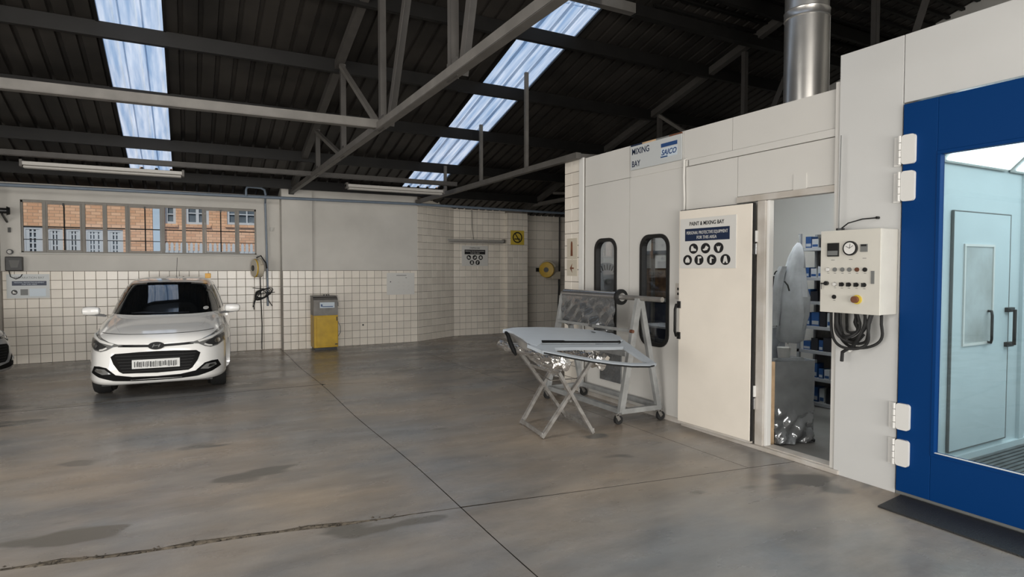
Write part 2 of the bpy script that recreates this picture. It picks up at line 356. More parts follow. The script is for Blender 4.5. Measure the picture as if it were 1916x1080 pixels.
a = [(x, j1(x) - .004) for x in (jx(3.66) + .004, 2.5, 3.5, 4.44, 6, XR2)]; slab(vline(0, 3.5, -7, 1) + [(XR2, -7)] + a[::-1])
a = [(x, j1(x) + .004) for x in (2.5, 3.5, 3.93)]; b_ = [(x, j2(x) - .003) for x in (1.66, 2.5, 3.3, 3.93)]
slab(a + b_[::-1] + vline(0, 8.44, 3.675, 1))
a = [(x, j1(x) + .004) for x in (3.936, 4.44, 6, XR2)]; slab(a + [(XR2, j2(7)), (3.936, j2(3.936) - .003)])
slab([(x, j2(x) + .003) for x in (1.66, 2.5, 3.3, 3.93)] + [(3.93, 14.3)] + vline(0, 14.3, 8.53, 1))
slab([(3.936, j2(3.936) + .003), (XR2, j2(7) + .006), (XR2, 14.3), (3.936, 14.3)])
# dark sealant lying in the thin joints
def seal(pts, w=.006):
    mb = MB()
    for (xa, ya), (xb, yb) in zip(pts[:-1], pts[1:]): mb.bar((xa, ya, -.008), (xb, yb, -.008), w * 2, .012)
    mb.build('joint_seal', M['seal'], fl)
seal([(jx(y), y) for y in [-1 + .5 * i for i in range(29)]]); seal([(1.4 + .3 * i, j1(1.4 + .3 * i)) for i in range(11)]); seal([(1.66 + .4 * i, j2(1.66 + .4 * i)) for i in range(6)], .004); seal([(-7, 8.5), (1.6, 8.5)], .008)
# debris lying in the broken joint
ff = MB(); k0 = 0; nn_ = 70
for i in range(nn_ + 1):
    x = -2.2 + 3.6 * i / nn_; y = j1(x) + .012 * math.sin(x * 5)
    for d_, h_ in ((-.035, -.006), (-.008, -.005), (.012, -.003), (.03, -.004), (.065, -.004)): ff.v.append(Vector((x, y + d_ + rj.uniform(-.004, .004), h_ + rj.uniform(-.005, .003))))
for i in range(nn_):
    for j in range(4): a_ = i * 5 + j; ff.f.append((a_, a_ + 1, a_ + 6, a_ + 5))
ff.build('joint_fill', M['crack_fill2'], fl)
db = MB()
for i in range(150):
    x = rj.uniform(-1.8, 1.2); y = j1(x) + .012 * math.sin(x * 5) + rj.uniform(-.015, .045); r = rj.uniform(.003, .010)
    db.tube([(x, y, -.008), (x + r * .3, y, -.008 + r * .7), (x, y + r * .2, -.008 + r * 1.3)], [r * 1.6, r * 1.3, r * .5], 5)
db.build('joint_debris', M['crack'], fl, kind='stuff')

# ---- tiled walls
TS = .155
def tile_mesh(w, h, name):
    mb = MB(); g = .0035; b = .003
    o = [(g, g), (w - g, g), (w - g, h - g), (g, h - g)]; i = [(g + b, g + b), (w - g - b, g + b), (w - g - b, h - g - b), (g + b, h - g - b)]
    vs = [(x, 0, z) for x, z in o] + [(x, -.005, z) for x, z in o] + [(x, -.0072, z) for x, z in i]
    fs = [(0, 1, 5, 4), (1, 2, 6, 5), (2, 3, 7, 6), (3, 0, 4, 7), (4, 5, 9, 8), (5, 6, 10, 9), (6, 7, 11, 10), (7, 4, 8, 11), (8, 9, 10, 11)]
    me = bpy.data.meshes.new(name); me.from_pydata(vs, [], fs); me.materials.append(M['tile']); return me
TM = {}
def tiles(parent, x, y, ang, ncol, z0, nrow, w=TS, skip=None, h=TS):
    key = (round(w, 3), round(h, 3))
    if key not in TM: TM[key] = tile_mesh(w, h, 'tile')
    dx, dy = math.cos(ang), math.sin(ang)
    for c in range(ncol):
        for r in range(nrow):
            if skip and skip(c, r): continue
            o = bpy.data.objects.new('tile', TM[key]); COL.objects.link(o); o.parent = parent
            o.location = Vector((x + dx * w * c, y + dy * w * c, z0 + h * r)) - wloc(parent)
            o.rotation_euler = (R(random.uniform(-.25, .25)), 0, ang + R(random.uniform(-.25, .25)))
def wall(name, bx, label, m='plaster', **k):
    return tag(boxo(name, M[m], None, bx, **k), label, None, kind='structure')
# back wall, left bay: opening for the window x -2.44..1.185, z 1.865..2.74
mb = MB(); x0, x1, z0, z1 = -2.43, 1.19, 1.862, 2.745
mb.box(-8, x0, YB, YB + .22, 1.55, 3.02); mb.box(x1, 1.62, YB, YB + .22, 1.55, 3.02); mb.box(x0, x1, YB, YB + .22, 1.55, z0); mb.box(x0, x1, YB, YB + .22, z1, 3.02)
mb.box(-8, 1.62, YB, YB + .22, -.1, 1.55)
wbl = tag(mb.build('wall_back_left', M['plaster']), 'painted wall with the long steel window above white tiles', kind='structure')
boxo('tile_bed', M['grout'], wbl, (-8, 1.62, YB - .003, YB + .0, 0, 1.555))
tiles(wbl, -2.685, YB - .003, 0, 27, .0, 10, w=.1595)
boxo('window_sill', M['plaster_grey'], wbl, (x0 - .02, x1 + .02, YB - .035, YB + .2, z0 - .025, z0))
# pillar at the far left
p = wall('trim_1', (-3.3, -2.70, 12.42, 12.72, -.1, 3.0), 'tiled wall pillar at the left edge of the picture')
boxo('tile_bed', M['grout'], p, (-3.3, -2.70, 12.417, 12.42, 0, 1.7))
tiles(p, -3.16, 12.417, 0, 2, 0, 8, w=.225, h=.21)
# pillar between the bays
p = wall('trim_2', (1.62, 2.19, 12.42, 12.92, -.1, 3.35), 'painted pillar with white tiles below beside the yellow cabinet')
boxo('tile_bed', M['grout'], p, (1.62, 2.19, 12.417, 12.42, 0, 1.555))
tiles(p, 1.625, 12.417, 0, 4, 0, 10, w=.1405)
# middle bay
p = wall('wall_back_middle', (2.19, 4.40, YM, YM + .3, -.1, 3.42), 'painted and tiled middle bay of the back wall')
boxo('tile_bed', M['grout'], p, (2.19, 4.40, YM - .003, YM, 0, 1.555))
tiles(p, 2.19, YM - .003, 0, 14, 0, 10, w=.1575)
# angled return, fully tiled
ang = math.atan2(.6, 1.1); L = math.hypot(.6, 1.1); n_ = Vector((math.sin(ang), -math.cos(ang), 0))
mb = MB(); A = Vector((4.40, YM, 0)); B = Vector((5.5, YR, 0)); mb.prism([(A.x, A.y, -.1), (B.x, B.y, -.1), (B.x, B.y + .3, -.1), (A.x, A.y + .3, -.1)], (0, 0, 3.5))
p = tag(mb.build('wall_back_angled', M['grout']), 'angled tiled return of the back wall', kind='structure')
tiles(p, A.x + n_.x * .001, A.y + n_.y * .001, ang, 8, 0, 20, w=L / 8)
# right bay, fully tiled
p = wall('wall_back_right', (5.5, 6.86, YR, YR + .3, -.1, 3.4), 'fully tiled right bay of the back wall', 'grout')
tiles(p, 5.5, YR - .001, 0, 9, 0, 20, w=.1511)
p = wall('trim_3', (6.86, 7.41, 12.95, 13.4, -.1, 3.06), 'tiled pillar carrying the yellow no smoking sign', 'grout')
tiles(p, 6.862, 12.949, 0, 4, 0, 19, w=.137)
tiles(p, 6.859, 13.1, -math.pi / 2, 1, 0, 19, w=.15)
boxo('pillar_cap', M['tile'], p, (6.84, 7.16, 12.93, 13.4, 3.06, 3.34))
p = wall('wall_back_recess', (7.41, 9.9, 13.3, 13.6, -.1, 3.05), 'tiled recess behind the mixing booth', 'grout')
tiles(p, 7.41, 13.299, 0, 8, 0, 13, w=.233, h=.233)
# unseen sides of the hall (they carry the light round the room and show in the reflections)
mb = MB(); mb.box(-8, -7.8, 5.2, 12.9, -.1, 4.5); mb.box(-8, -7.8, -7, -2.2, -.1, 4.5); mb.box(-8, -7.8, -2.2, 5.2, 3.35, 6.6)
tag(mb.build('wall_left', M['plaster']), 'side wall with a wide open door', kind='structure')
wall('wall_right', (9.9, 10.1, -7, 14.4, -.1, 6.5), 'side wall behind the booths', 'plaster_grey')
mb = MB(); mb.box(-8, -4.2, -7, -6.8, -.1, 4.6); mb.box(5.2, 10, -7, -6.8, -.1, 4.6); mb.box(-4.2, 5.2, -7, -6.8, 3.6, 4.6)
tag(mb.build('wall_rear', M['plaster']), 'entrance wall with the wide open door', kind='structure')

# ---- window of three steel units
WN = thing('window_1', (-.62, YB + .06, 1.865), 'long steel-framed factory window above the tiles', None, kind='structure')
def wx(v): return v
zt, zb_, zm1, zm2 = 2.735, 1.868, 2.300, 2.085
us = [(-2.43, -2.12, 0), (-2.12, -1.573, 1), (-1.573, -1.265, 0), (-1.265, -.94, 0), (-.94, -.381, 1), (-.381, -.047, 0), (-.047, .278, 0), (.278, .863, 1), (.863, 1.19, 0)]
mb = MB(); yw = YB + .03
for x in (-2.42, 1.18): mb.box(x - .018, x + .018, yw, yw + .045, zb_, zt)
mb.box(-2.43, 1.19, yw, yw + .045, zt - .03, zt + .01); mb.box(-2.43, 1.19, yw, yw + .045, zb_ - .006, zb_ + .018)
mb.build('window_frame', M['window_steel'], WN)
for x, w in ((-2.12, .024), (-1.573, .024), (-1.265, .032), (-.94, .024), (-.381, .026), (-.047, .032), (.278, .024), (.863, .026)):
    boxo('mullion', M['window_steel'], WN, (x - w, x + w, yw - .008, yw + .05, zb_, zt))
for ua, ub, dbl in us:
    a_, b2 = ua + .028, ub - .028
    mb = MB(); 
    mb.box(a_, b2, yw + .012, yw + .03, zm1 - .009, zm1 + .009); mb.box(a_, b2, yw + .012, yw + .03, zm2 - .006, zm2 + .006)
    if dbl: c_ = (ua + ub) / 2; mb.box(c_ - .010, c_ + .010, yw + .012, yw + .035, zb_ + .018, zt - .03)
    mb.build('glazing_bar', M['steel_dark'], WN)
    if dbl:
        f = MB(); fr = FR((0, yw - .012, 0), (1, 0, 0), (0, -1, 0)); fr.frame(f, a_, b2, zb_ + .02, zt - .032, .022, -.03, .0); f.build('sash', M['window_steel'], WN)
        boxo('stay_arm', M['black'], WN, (c_ - .012, c_ + .012, yw - .05, yw - .012, zt - .075, zt - .03))
    cols = [(a_, b2)] if not dbl else [(a_, c_ - .01), (c_ + .01, b2)]
    for ca, cb in cols:
        for za, zc in ((zb_ + .018, zm2 - .006), (zm2 + .006, zm1 - .009), (zm1 + .009, zt - .03)):
            boxo('pane', M['glass'], WN, (ca, cb, yw + .019, yw + .023, za, zc))

# ---- roof: corrugated sheets and fibreglass skylights, falling 15.7 degrees towards the back wall
K = .281
def rz(y): return 3.1 + K * (12.7 - y) if y > 1.0 else 3.1 + K * 11.7 - .25 * (1.0 - y)
CE = tag(boxo('ceiling', M['roof'], None, (-8, 9.9, 1.0 - .15, 1.0 + .15, rz(1.0) + .03, rz(1.0) + .045)), 'dark corrugated sheet roof with two skylight strips', kind='structure')
WL[CE.name] = Vector((0, 0, 0))
def corr(x0, x1, y0, y1, name, m, along='y', lift=0., pitch=.2):
    mb = MB(); n = max(1, round((x1 - x0) / pitch)); pw = (x1 - x0) / n; prof = []
    for i in range(n):
        b = x0 + i * pw; prof += [(b, 0), (b + pw * .70, 0), (b + pw * .76, .035), (b + pw * .94, .035)]
    prof.append((x1, 0)); ys = [y0, y1] if not (y0 < 1 < y1) else [y0, 1.0, y1]
    for y in ys:
        for x, h in prof: mb.v.append(Vector((x, y, rz(y) + h + lift)))
    k = len(prof)
    for j in range(len(ys) - 1):
        for i in range(k - 1): mb.f.append((j * k + i, j * k + i + 1, (j + 1) * k + i + 1, (j + 1) * k + i))
    o = mb.build(name, m, CE); return o
sky = [(-.83, -.20), (3.90, 4.68)]
edges = [-8.0]; x = -8.0
segs = []
def fill(a, b):
    n = max(1, round((b - a) / .8)); return [(a + (b - a) * i / n, a + (b - a) * (i + 1) / n) for i in range(n)]
for a_, b2 in fill(-8, -.83) + fill(-.20, 3.90) + fill(4.68, 9.9): corr(a_, b2, 1.0, 13.6, 'roof_sheet', M['roof'])
for a_, b2 in sky:
    for y0, y1 in ((1.0, 6.35), (6.35, 12.05)): corr(a_ - .02, b2 + .02, y0, y1, 'skylight_panel', M['skylight'], lift=.004 + (.012 if y0 < 2 else 0), pitch=.21)
    corr(a_, b2, 12.05, 13.6, 'roof_sheet', M['roof'])
    for x in (a_ - .012, b2 + .012): MB().bar((x, 1.0, rz(1.0) - .008), (x, 12.05, rz(12.05) - .008), .03, .03).build('skylight_trim', M['steel_dark'], CE)
corr(-8, 9.9, -7, 1.0, 'roof_sheet', M['roof'])
# cross-ribbed deck above the booths
mb = MB(); n = 26
for i in range(n):
    y = 6.0 - i * .19; mb.bar((5.3, y, rz(y) - .03), (9.9, y, rz(y) - .03), .05, .035)
mb.build('cross_rib', M['steel_dark'], CE, kind='stuff')
# purlins: channel section
PY = [12.05, 10.87, 9.52, 8.18, 6.86, 5.5, 4.1, 2.7]
for y in PY:
    mb = MB(); z = rz(y) - .012
    mb.box(-8, 9.9, y - .004, y + .004, z - .17, z); mb.box(-8, 9.9, y, y + .065, z - .17, z - .162); mb.box(-8, 9.9, y, y + .06, z - .008, z); mb.box(-8, 9.9, y + .06, y + .065, z - .17, z - .145)
    mb.build('purlin', M['steel_dark'], CE)
# ---- steel frames
def truss(x, label, ys=(9.75, 8.0, 6.2, 4.3, 2.6)):
    t = thing('roof_truss', (x, 12.4, 3.05), label, 'truss', 'steel trusses under the roof')
    zc = 3.05
    def top(y): return rz(y) - .20
    MB().angle((x, 12.75, top(12.75) + .06), (x, 1.5, top(1.5) + .06), .10).build('top_chord', M['steel'], t)
    MB().angle((x, 12.42, zc), (x, 1.5, zc), .075).build('bottom_chord', M['steel_lt'], t)
    for y in ys: MB().angle((x + .02, y, zc), (x + .02, y + .001, top(y) + .03), .065, up=(0, 1, 0)).build('strut', M['steel'], t)
    tops = (11.4,) + ys[:2]
    for ya, yb in zip(tops, ys[:3]): MB().angle((x - .03, ya, top(ya)), (x - .03, yb + .05, zc + .03), .05, up=(1, 0, 0)).build('brace', M['steel_lt'], t)
    for ya, yb in ((6.2, 5.15), (4.3, 3.5)): MB().angle((x + .05, ya - .03, zc + .02), (x + .05, yb, top(yb)), .085, up=(1, 0, 0)).build('brace', M['steel'], t)
    for y in ys: boxo('gusset_plate', M['steel'], t, (x - .006, x + .006, y - .10, y + .10, zc - .01, zc + .13))
    return t
truss(1.8, 'steel roof truss landing on the pillar beside the yellow cabinet')
truss(7.2, 'steel roof truss behind and above the mixing booth')
def beam(name, label, p, q, w, h, m='steel_lt', grp=None, cat='beam', up=(0, 0, 1)):
    o = MB().angle(p, q, w, up).build(name, M[m], None, loc=p); return tag(o, label, cat, grp)
beam('tie_beam', 'long grey steel tie beam crossing below the left skylight', (-7.8, 6.55, 3.07), (1.83, 6.30, 3.07), .085, .085)
beam('tie_beam', 'long grey steel tie beam carrying the two tube lamps', (-7.8, 10.1, 3.08), (4.3, 10.1, 3.08), .07, .07, 'steel')
beam('tie_beam', 'steel tie beam running behind the hanging rail to the booth corner', (4.4, 10.9, 3.50), (9.9, 10.9, 3.50), .06, .06)
# big box beam near the top
t = thing('main_beam', (4.0, 6.2, 4.6), 'deep light steel beam with a joint, at the top above the booths', 'beam')
z = rz(6.2) - .06
boxo('flange', M['steel_lt'], t, (1.85, 4.95, 5.95, 6.05, z - .10, z + .02)); boxo('flange', M['steel_dark'], t, (4.96, 9.9, 5.95, 6.05, z - .12, z + .02)); boxo('splice_plate', M['steel'], t, (4.25, 4.42, 5.94, 5.95, z - .11, z + .02))
# hanging rail
t = thing('hanging_rail', (4.38, 9.0, 3.0), 'light grey steel rail hung from the roof up to the mixing booth corner', 'rail')
MB().bar((4.36, 12.4, 3.02), (4.36, 6.33, 3.02), .075, .075).build('rail', M['steel_lt'], t)
for y in (10.76, 9.17, 7.64): MB().bar((4.35, y, 3.05), (4.35, y, rz(y) - .1), .05, .045).build('hanger', M['steel_lt'], t)
MB().bar((4.36, 6.40, 3.03), (4.75, 6.34, 3.03), .05, .05).build('end_bracket', M['steel_lt'], t)
# pipe along the top of the back wall
o = MB().tube([(-7.8, 12.36, 2.905), (1.3, 12.36, 2.95), (4.3, 12.36, 2.97), (8.9, 12.40, 2.935)], .028, 10).build('wall_pipe', M['conduit'], None, loc=(0, 12.36, 2.95), smooth=True)
tag(o, 'long blue grey pipe running along the top of the back wall', 'pipe')

# ---- world outside the window
g = wall('ground', (-40, 40, -40, 60, -.45, -.28), 'asphalt ground outside', 'asphalt')
def far_building(x0, x1, h, label, y=20., wins=()):
    t = thing('brick_building', ((x0 + x1) / 2, y, -.28), label, 'building')
    mb = MB(); xs = sorted(set([x0, x1] + [w[0] for w in wins] + [w[1] for w in wins])); 
    # wall with real openings: cells
    zs = sorted(set([-.28, h] + [w[2] for w in wins] + [w[3] for w in wins]))
    for i in range(len(xs) - 1):
        for j in range(len(zs) - 1):
            cx = (xs[i] + xs[i + 1]) / 2; cz = (zs[j] + zs[j + 1]) / 2
            if any(w[0] < cx < w[1] and w[2] < cz < w[3] for w in wins): continue
            mb.box(xs[i], xs[i + 1], y, y + .3, zs[j], zs[j + 1])
    mb.box(x0, x1 - (.9 if x0 < -5 else 0), y + .3, y + 3, -.28, h - .1)
    mb.build('wall', M['brick'], t, loc=(0, 0, 0))
    for w0, w1, za, zb2, nx, nz in wins:
        f = MB(); fr = FR((0, y + .06, 0), (1, 0, 0), (0, -1, 0)); fr.frame(f, w0, w1, za, zb2, .07, -.05, .03)
        for i in range(1, nx): u = w0 + (w1 - w0) * i / nx; fr.box(f, u - .02 - .02 * (i % 2), u + .02 + .02 * (i % 2), za, zb2, -.04, .02)
        for j in range(1, nz): v = za + (zb2 - za) * j / nz; fr.box(f, w0, w1, v - .016, v + .016, -.04, .015)
        fo = f.build('window', M['white_paint'], t)
        fo2 = boxo('pane', M['pane_far'], fo, (w0 + .03, w1 - .03, y + .085, y + .09, za + .03, zb2 - .03))
        boxo('window_ledge', M['brick'], t, (w0 - .05, w1 + .05, y - .05, y + .06, za - .09, za))
    return t
far_building(-14, -.86, 7.2, 'orange brick building with white paned windows seen through the window', 20, [(-3.80, -3.37, 1.55, 2.70, 4, 8), (-3.29, -2.93, 1.75, 2.67, 4, 6), (-2.88, -2.52, 1.75, 2.67, 4, 6), (-2.46, -2.02, 1.55, 2.67, 5, 8), (-1.95, -1.57, 1.55, 2.67, 4, 8), (-5.2, -4.4, 1.6, 2.7, 4, 6)])
far_building(-.60, 12, 7.2, 'orange brick building with white sash windows behind the picket fence', 20.6, [(-.56, -.28, 2.92, 3.50, 1, 2), (-.02, .60, 2.92, 3.60, 2, 2), (1.10, 1.95, 2.95, 3.60, 3, 2), (3.2, 4.0, 2.9, 3.6, 2, 2)])
t = thing('picket_fence', (.8, 18.5, -.28), 'white picket fence in front of the right brick building', 'fence')
for i in range(26):
    x = -.62 + i * .115
    MB().prism([(x, 18.5, -.28), (x + .07, 18.5, -.28), (x + .07, 18.5, 2.25), (x + .035, 18.5, 2.30), (x, 18.5, 2.25)], (0, .025, 0)).build('picket', M['white_paint'], t)
for z in (1.0, 2.0): boxo('fence_rail', M['white_paint'], t, (-.65, 2.45, 18.53, 18.57, z, z + .07))

# ================================================================== WALL FIXTURES
def tube_lamp(p, q, label, n_tubes=1, group='tube lamps'):
    t = thing('tube_lamp', p, label, 'lamp', group)
    p = Vector(p); q = Vector(q); d = (q - p).normalized()
    MB().bar(p, q, .11, .05).build('body', M['tube'], t, bevel=.008)
    for k in (-1, 1): MB().cyl(p + d * .04 + Vector((0, k * .028, -.045)), q - d * .04 + Vector((0, k * .028, -.045)), .018, 10).build('tube', M['tube'], t, smooth=True)
    for e in (p, q - d * .03): MB().bar(e, e + d * .03, .115, .09).build('end_cap', M['steel_lt'], t)
    return t
tube_lamp((-1.92, 10.1, 2.985), (-.02, 10.1, 2.985), 'unlit tube lamp hanging under the tie beam below the left skylight')
tube_lamp((2.32, 10.1, 2.965), (4.05, 10.1, 2.965), 'unlit tube lamp under the tie beam over the middle bay')
t = tube_lamp((5.27, 13.04, 2.255), (6.80, 13.04, 2.255), 'unlit tube lamp fixed low on the tiles above the small safety sign')
o = MB().tube([(5.95, 13.05, 3.1), (5.96, 13.06, 2.6), (5.99, 13.06, 2.28)], .006, 6).build('cord', M['black'], t)

BW = FR((0, YB - .012, 0), (1, 0, 0), (0, -1, 0))
# icons for the safety signs
GL = {
 'boot': [(-.55, -.45), (.6, -.45), (.55, -.1), (.05, .1), (-.1, .5), (-.5, .45)],
 'shoe': [(-.6, -.2), (-.2, -.05), (.1, .5), (.65, .15), (.35, -.35), (-.35, -.45)],
 'mask': [(-.1, -.65), (.15, -.65), (.3, -.1), (.45, .4), (.2, .2), (0, .35), (-.2, .2), (-.45, .4), (-.3, -.1)],
 'hood': [(-.45, -.5), (.45, -.5), (.5, 0), (.2, .5), (0, .6), (-.2, .5), (-.5, 0)],
 'hammer': [(-.25, -.65), (.15, -.65), (.05, .25), (.55, .35), (.5, .65), (-.3, .65), (-.2, .2)],
 'glove': [(-.35, -.6), (0, -.6), (.0, .2), (.5, .2), (.2, .45), (-.05, .5), (-.15, .65), (-.4, .1)],
 'suit': [(-.5, -.65), (-.2, -.65), (0, -.2), (.2, -.65), (.5, -.65), (.35, .1), (.2, .65), (-.2, .65), (-.35, .1)]}
def icon(fr, u, v, r, key, d, parent, disc_m, glyph_m, rv=None):
    o = fr.disc(MB(), u, v, r, d, d + .0012, 24, rv).build('icon_disc', disc_m, parent)
    fr.poly(MB(), [(u + a * r, v + b * (rv or r)) for a, b in GL[key]], d + .0012, d + .0022).build('icon_glyph', glyph_m, o)
# far left: wash bay sign, lamp box, camera
t = thing('bay_sign', BW.P(-2.34, 1.08, 0), 'blue grey notice with icons on the tiles at the far left', 'sign')
BW.box(MB(), -2.63, -2.06, 1.10, 1.50, .002, .008).build('board', M['sign_grey'], t)
BW.text('PREPARATION BAY', -2.33, 1.425, .036, .0085, M['grey_plastic'], t, width=.40, align='CENTER')
BW.box(MB(), -2.56, -2.10, 1.31, 1.385, .008, .0092).build('banner', M['navy'], t)
BW.text('PERSONAL PROTECTIVE EQUIPMENT', -2.33, 1.352, .018, .0095, M['logo_light'], t, width=.40, align='CENTER')
BW.text('FOR THIS AREA', -2.33, 1.322, .018, .0095, M['logo_light'], t, width=.2, align='CENTER')
BW.box(MB(), -2.33, -2.11, 1.13, 1.26, .008, .0095).build('picture_panel', M['logo_light'], t)
BW.box(MB(), -2.45, -2.35, 1.15, 1.25, .008, .0095).build('picture_panel', M['grey_plastic'], t)
icon(BW, -2.53, 1.20, .042, 'boot', .008, t, M['print_black'], M['sign'])
t = thing('flood_lamp', BW.P(-2.51, 1.55, 0), 'black box floodlight on the wall at the far left', 'lamp')
BW.box(MB(), -2.62, -2.40, 1.555, 1.79, .0, .12).build('housing', M['black'], t, bevel=.012)
BW.poly(MB(), [(-2.57, 1.73), (-2.43, 1.73), (-2.455, 1.61), (-2.545, 1.61)], .12, .126).build('lens', M['lamp_glass'], t)
MB().tube([BW.P(-2.59, 1.56, .03), BW.P(-2.57, 1.46, .03), BW.P(-2.50, 1.42, .03), BW.P(-2.44, 1.46, .02), BW.P(-2.42, 1.50, .01)], .007, 6).build('cord', M['black'], t)
t = thing('sensor', BW.P(-2.57, 1.86, 0), 'small round chrome sensor above the black floodlight', 'sensor')
BW.disc(MB(), -2.57, 1.87, .042, 0, .05).build('body', M['black'], t); BW.disc(MB(), -2.57, 1.87, .028, .05, .062).build('lens', M['chrome'], t)
t = thing('security_camera', BW.P(-2.58, 2.5, 0), 'black bullet camera on the wall left of the window', 'camera')
MB().cyl(BW.P(-2.80, 2.52, .35), BW.P(-2.54, 2.52, .30), .045, 14).build('barrel', M['black'], t, smooth=True)
MB().cyl(BW.P(-2.545, 2.52, .30), BW.P(-2.50, 2.52, .29), .075, 14, .055).build('hood', M['black'], t, smooth=True)
MB().bar(BW.P(-2.60, 2.47, .31), BW.P(-2.60, 2.36, .0), .025, .025).build('bracket', M['black'], t)
tag(BW.box(MB(), -2.59, -2.555, 2.19, 2.27, 0, .03).build('door_hook', M['black'], None, loc=BW.P(-2.57, 2.19)), 'tiny black hook on the wall between camera and floodlight', 'hook')
# conduit with hook end
o = MB().tube([(.985, 12.30, 2.95), (.985, 12.29, 3.06), (1.0, 12.28, 3.105), (1.05, 12.28, 3.12), (1.24, 12.28, 3.11), (1.305, 12.29, 3.08), (1.325, 12.32, 3.0), (1.35, 12.62, 2.86), (1.37, 12.64, 1.75), (1.375, 12.645, .86)], .020, 8).build('conduit', M['conduit'], None, loc=(1.36, 12.64, .86), smooth=True)
tag(o, 'blue grey conduit bent over the wall top beside the window', 'conduit')
def hose_reel(c, sc, label, yaw, face='yellow'):
    c = Vector(c); t = thing('hose_reel', c, label, 'hose reel', 'yellow hose reels on the back wall')
    ax = Vector((math.cos(yaw), -math.sin(yaw), 0)); side = Vector((math.sin(yaw), math.cos(yaw), 0))
    def pt(a, r, th): return c + ax * a + (side * math.cos(th) + Vector((0, 0, 1)) * math.sin(th)) * r
    MB().lathe(c - ax * .07 * sc, ax, [(0, .10 * sc), (.02 * sc, .17 * sc), (.11 * sc, .18 * sc), (.13 * sc, .15 * sc)], 24).build('drum', M['cream'], t, smooth=True)
    MB().lathe(c - ax * .10 * sc, ax, [(0, .07 * sc), (.01 * sc, .165 * sc), (.035 * sc, .175 * sc), (.05 * sc, .165 * sc)], 24).build('flange', M[face], t, smooth=True)
    if face != 'yellow': MB().tube([c - ax * .07 * sc + (side * math.cos(R(a)) + Vector((0, 0, 1)) * math.sin(R(a))) * .168 * sc for a in range(0, 360, 15)], .012 * sc, 6, close=True).build('yellow_ring', M['yellow'], t, smooth=True)
    MB().cyl(c - ax * .115 * sc, c - ax * .09 * sc, .055 * sc, 16).build('hub', M['black'], t)
    MB().tube([pt(.0, .19 * sc, R(a)) for a in range(20, 161, 20)], .022 * sc, 8).build('carry_handle', M['cream'], t, smooth=True)
    return t
def wall_arm(t, a, b): MB().bar(a, b, .05, .10).build('wall_bracket', M['black'], t)
t = hose_reel((1.20, 12.50, 1.60), 1.0, 'cream and yellow hose reel below the right end of the window', R(-15), 'cream'); wall_arm(t, (1.26, 12.5, 1.66), (1.26, 12.69, 1.66))
MB().tube([(1.16, 12.46, 1.80), (1.24, 12.45, 1.84), (1.34, 12.55, 1.70), (1.36, 12.6, 1.60)], .012, 6).build('inlet_hose', M['rubber'], t)
t = hose_reel((8.05, 13.05, 1.56), 1.15, 'yellow hose reel in the tiled recess right of the pillar', R(-42)); wall_arm(t, (7.95, 13.05, 1.56), (7.86, 13.28, 1.56))
MB().tube([(8.15, 13.0, 1.48), (8.35, 13.0, 1.40), (8.42, 13.1, 1.1), (8.46, 13.2, .5), (8.46, 13.25, .05)], .014, 6).build('hose', M['rubber'], t)
MB().box(8.12, 8.40, 12.95, 13.28, 1.32, 1.52).build('spring_housing', M['cream'], t, bevel=.03)
# coiled cable and hanging cable under the reel
t = thing('coiled_cable', (1.27, 12.62, .9), 'tangled black cable coil hung under the left hose reel', 'cable')
for k in range(5):
    r = .09 + .015 * k; cx = 1.25 + .012 * k
    MB().tube([(cx + r * math.cos(a) * (1.1), 12.6 - .006 * k, 1.10 + r * .8 * math.sin(a + .2 * k)) for a in [2 * math.pi * i / 18 for i in range(18)]], .008, 6, close=True).build('loop', M['rubber'], t)
for a_, b2 in (((1.15, 1.05), (1.12, .80)), ((1.25, 1.15), (1.10, .85)), ((1.36, 1.08), (1.45, .86)), ((1.2, 1.1), (1.5, 1.13)), ((1.1, 1.22), (1.3, 1.2))):
    MB().tube([(a_[0], 12.59, a_[1]), ((a_[0] + b2[0]) / 2 - .02, 12.58, (a_[1] + b2[1]) / 2), (b2[0], 12.59, b2[1])], .008, 6).build('tail', M['rubber'], t)
o = MB().tube([(1.24, 12.60, 1.45), (1.25, 12.62, 1.0), (1.265, 12.64, .5), (1.255, 12.64, .02)], .009, 6).build('hanging_cable', M['rubber'], None, loc=(1.25, 12.64, 0)); tag(o, 'thin black cable hanging straight down the tiles to the floor', 'cable')
o = BW.box(MB(), 1.44, 1.49, 2.33, 2.40, 0, .03).build('junction_box', M['plaster_grey'], None, loc=BW.P(1.46, 2.33)); tag(o, 'tiny painted junction box on the wall right of the window', 'junction box')
# white notice board, middle bay
MW = FR((0, YM - .010, 0), (1, 0, 0), (0, -1, 0))
t = thing('notice_board', MW.P(4.02, 1.03), 'blank white plan sheet on the tiles of the middle bay', 'board')
MW.box(MB(), 3.71, 4.32, 1.035, 1.50, 0, .012).build('sheet', M['sign'], t)
for u, v, w in ((3.92, 1.44, .22), (4.12, 1.39, .03)): MW.box(MB(), u, u + w, v, v + .012, .012, .0135).build('faint_print', M['grey_plastic'], t)
for i in range(9): MW.box(MB(), 3.95 + (i % 3) * .11, 3.99 + (i % 3) * .11, 1.30 - (i // 3) * .08, 1.305 - (i // 3) * .08, .012, .0132).build('faint_print', M['plaster_grey'], t)
MW.disc(MB(), 3.79, 1.31, .012, .012, .014, 8).build('pin', M['black'], t)
o = MW.disc(MB(), 3.20, .42, .018, 0, .012, 8).build('wall_plug', M['black'], None, loc=MW.P(3.2, .4)); tag(o, 'tiny black wall plug low on the tiles right of the yellow cabinet', 'plug')
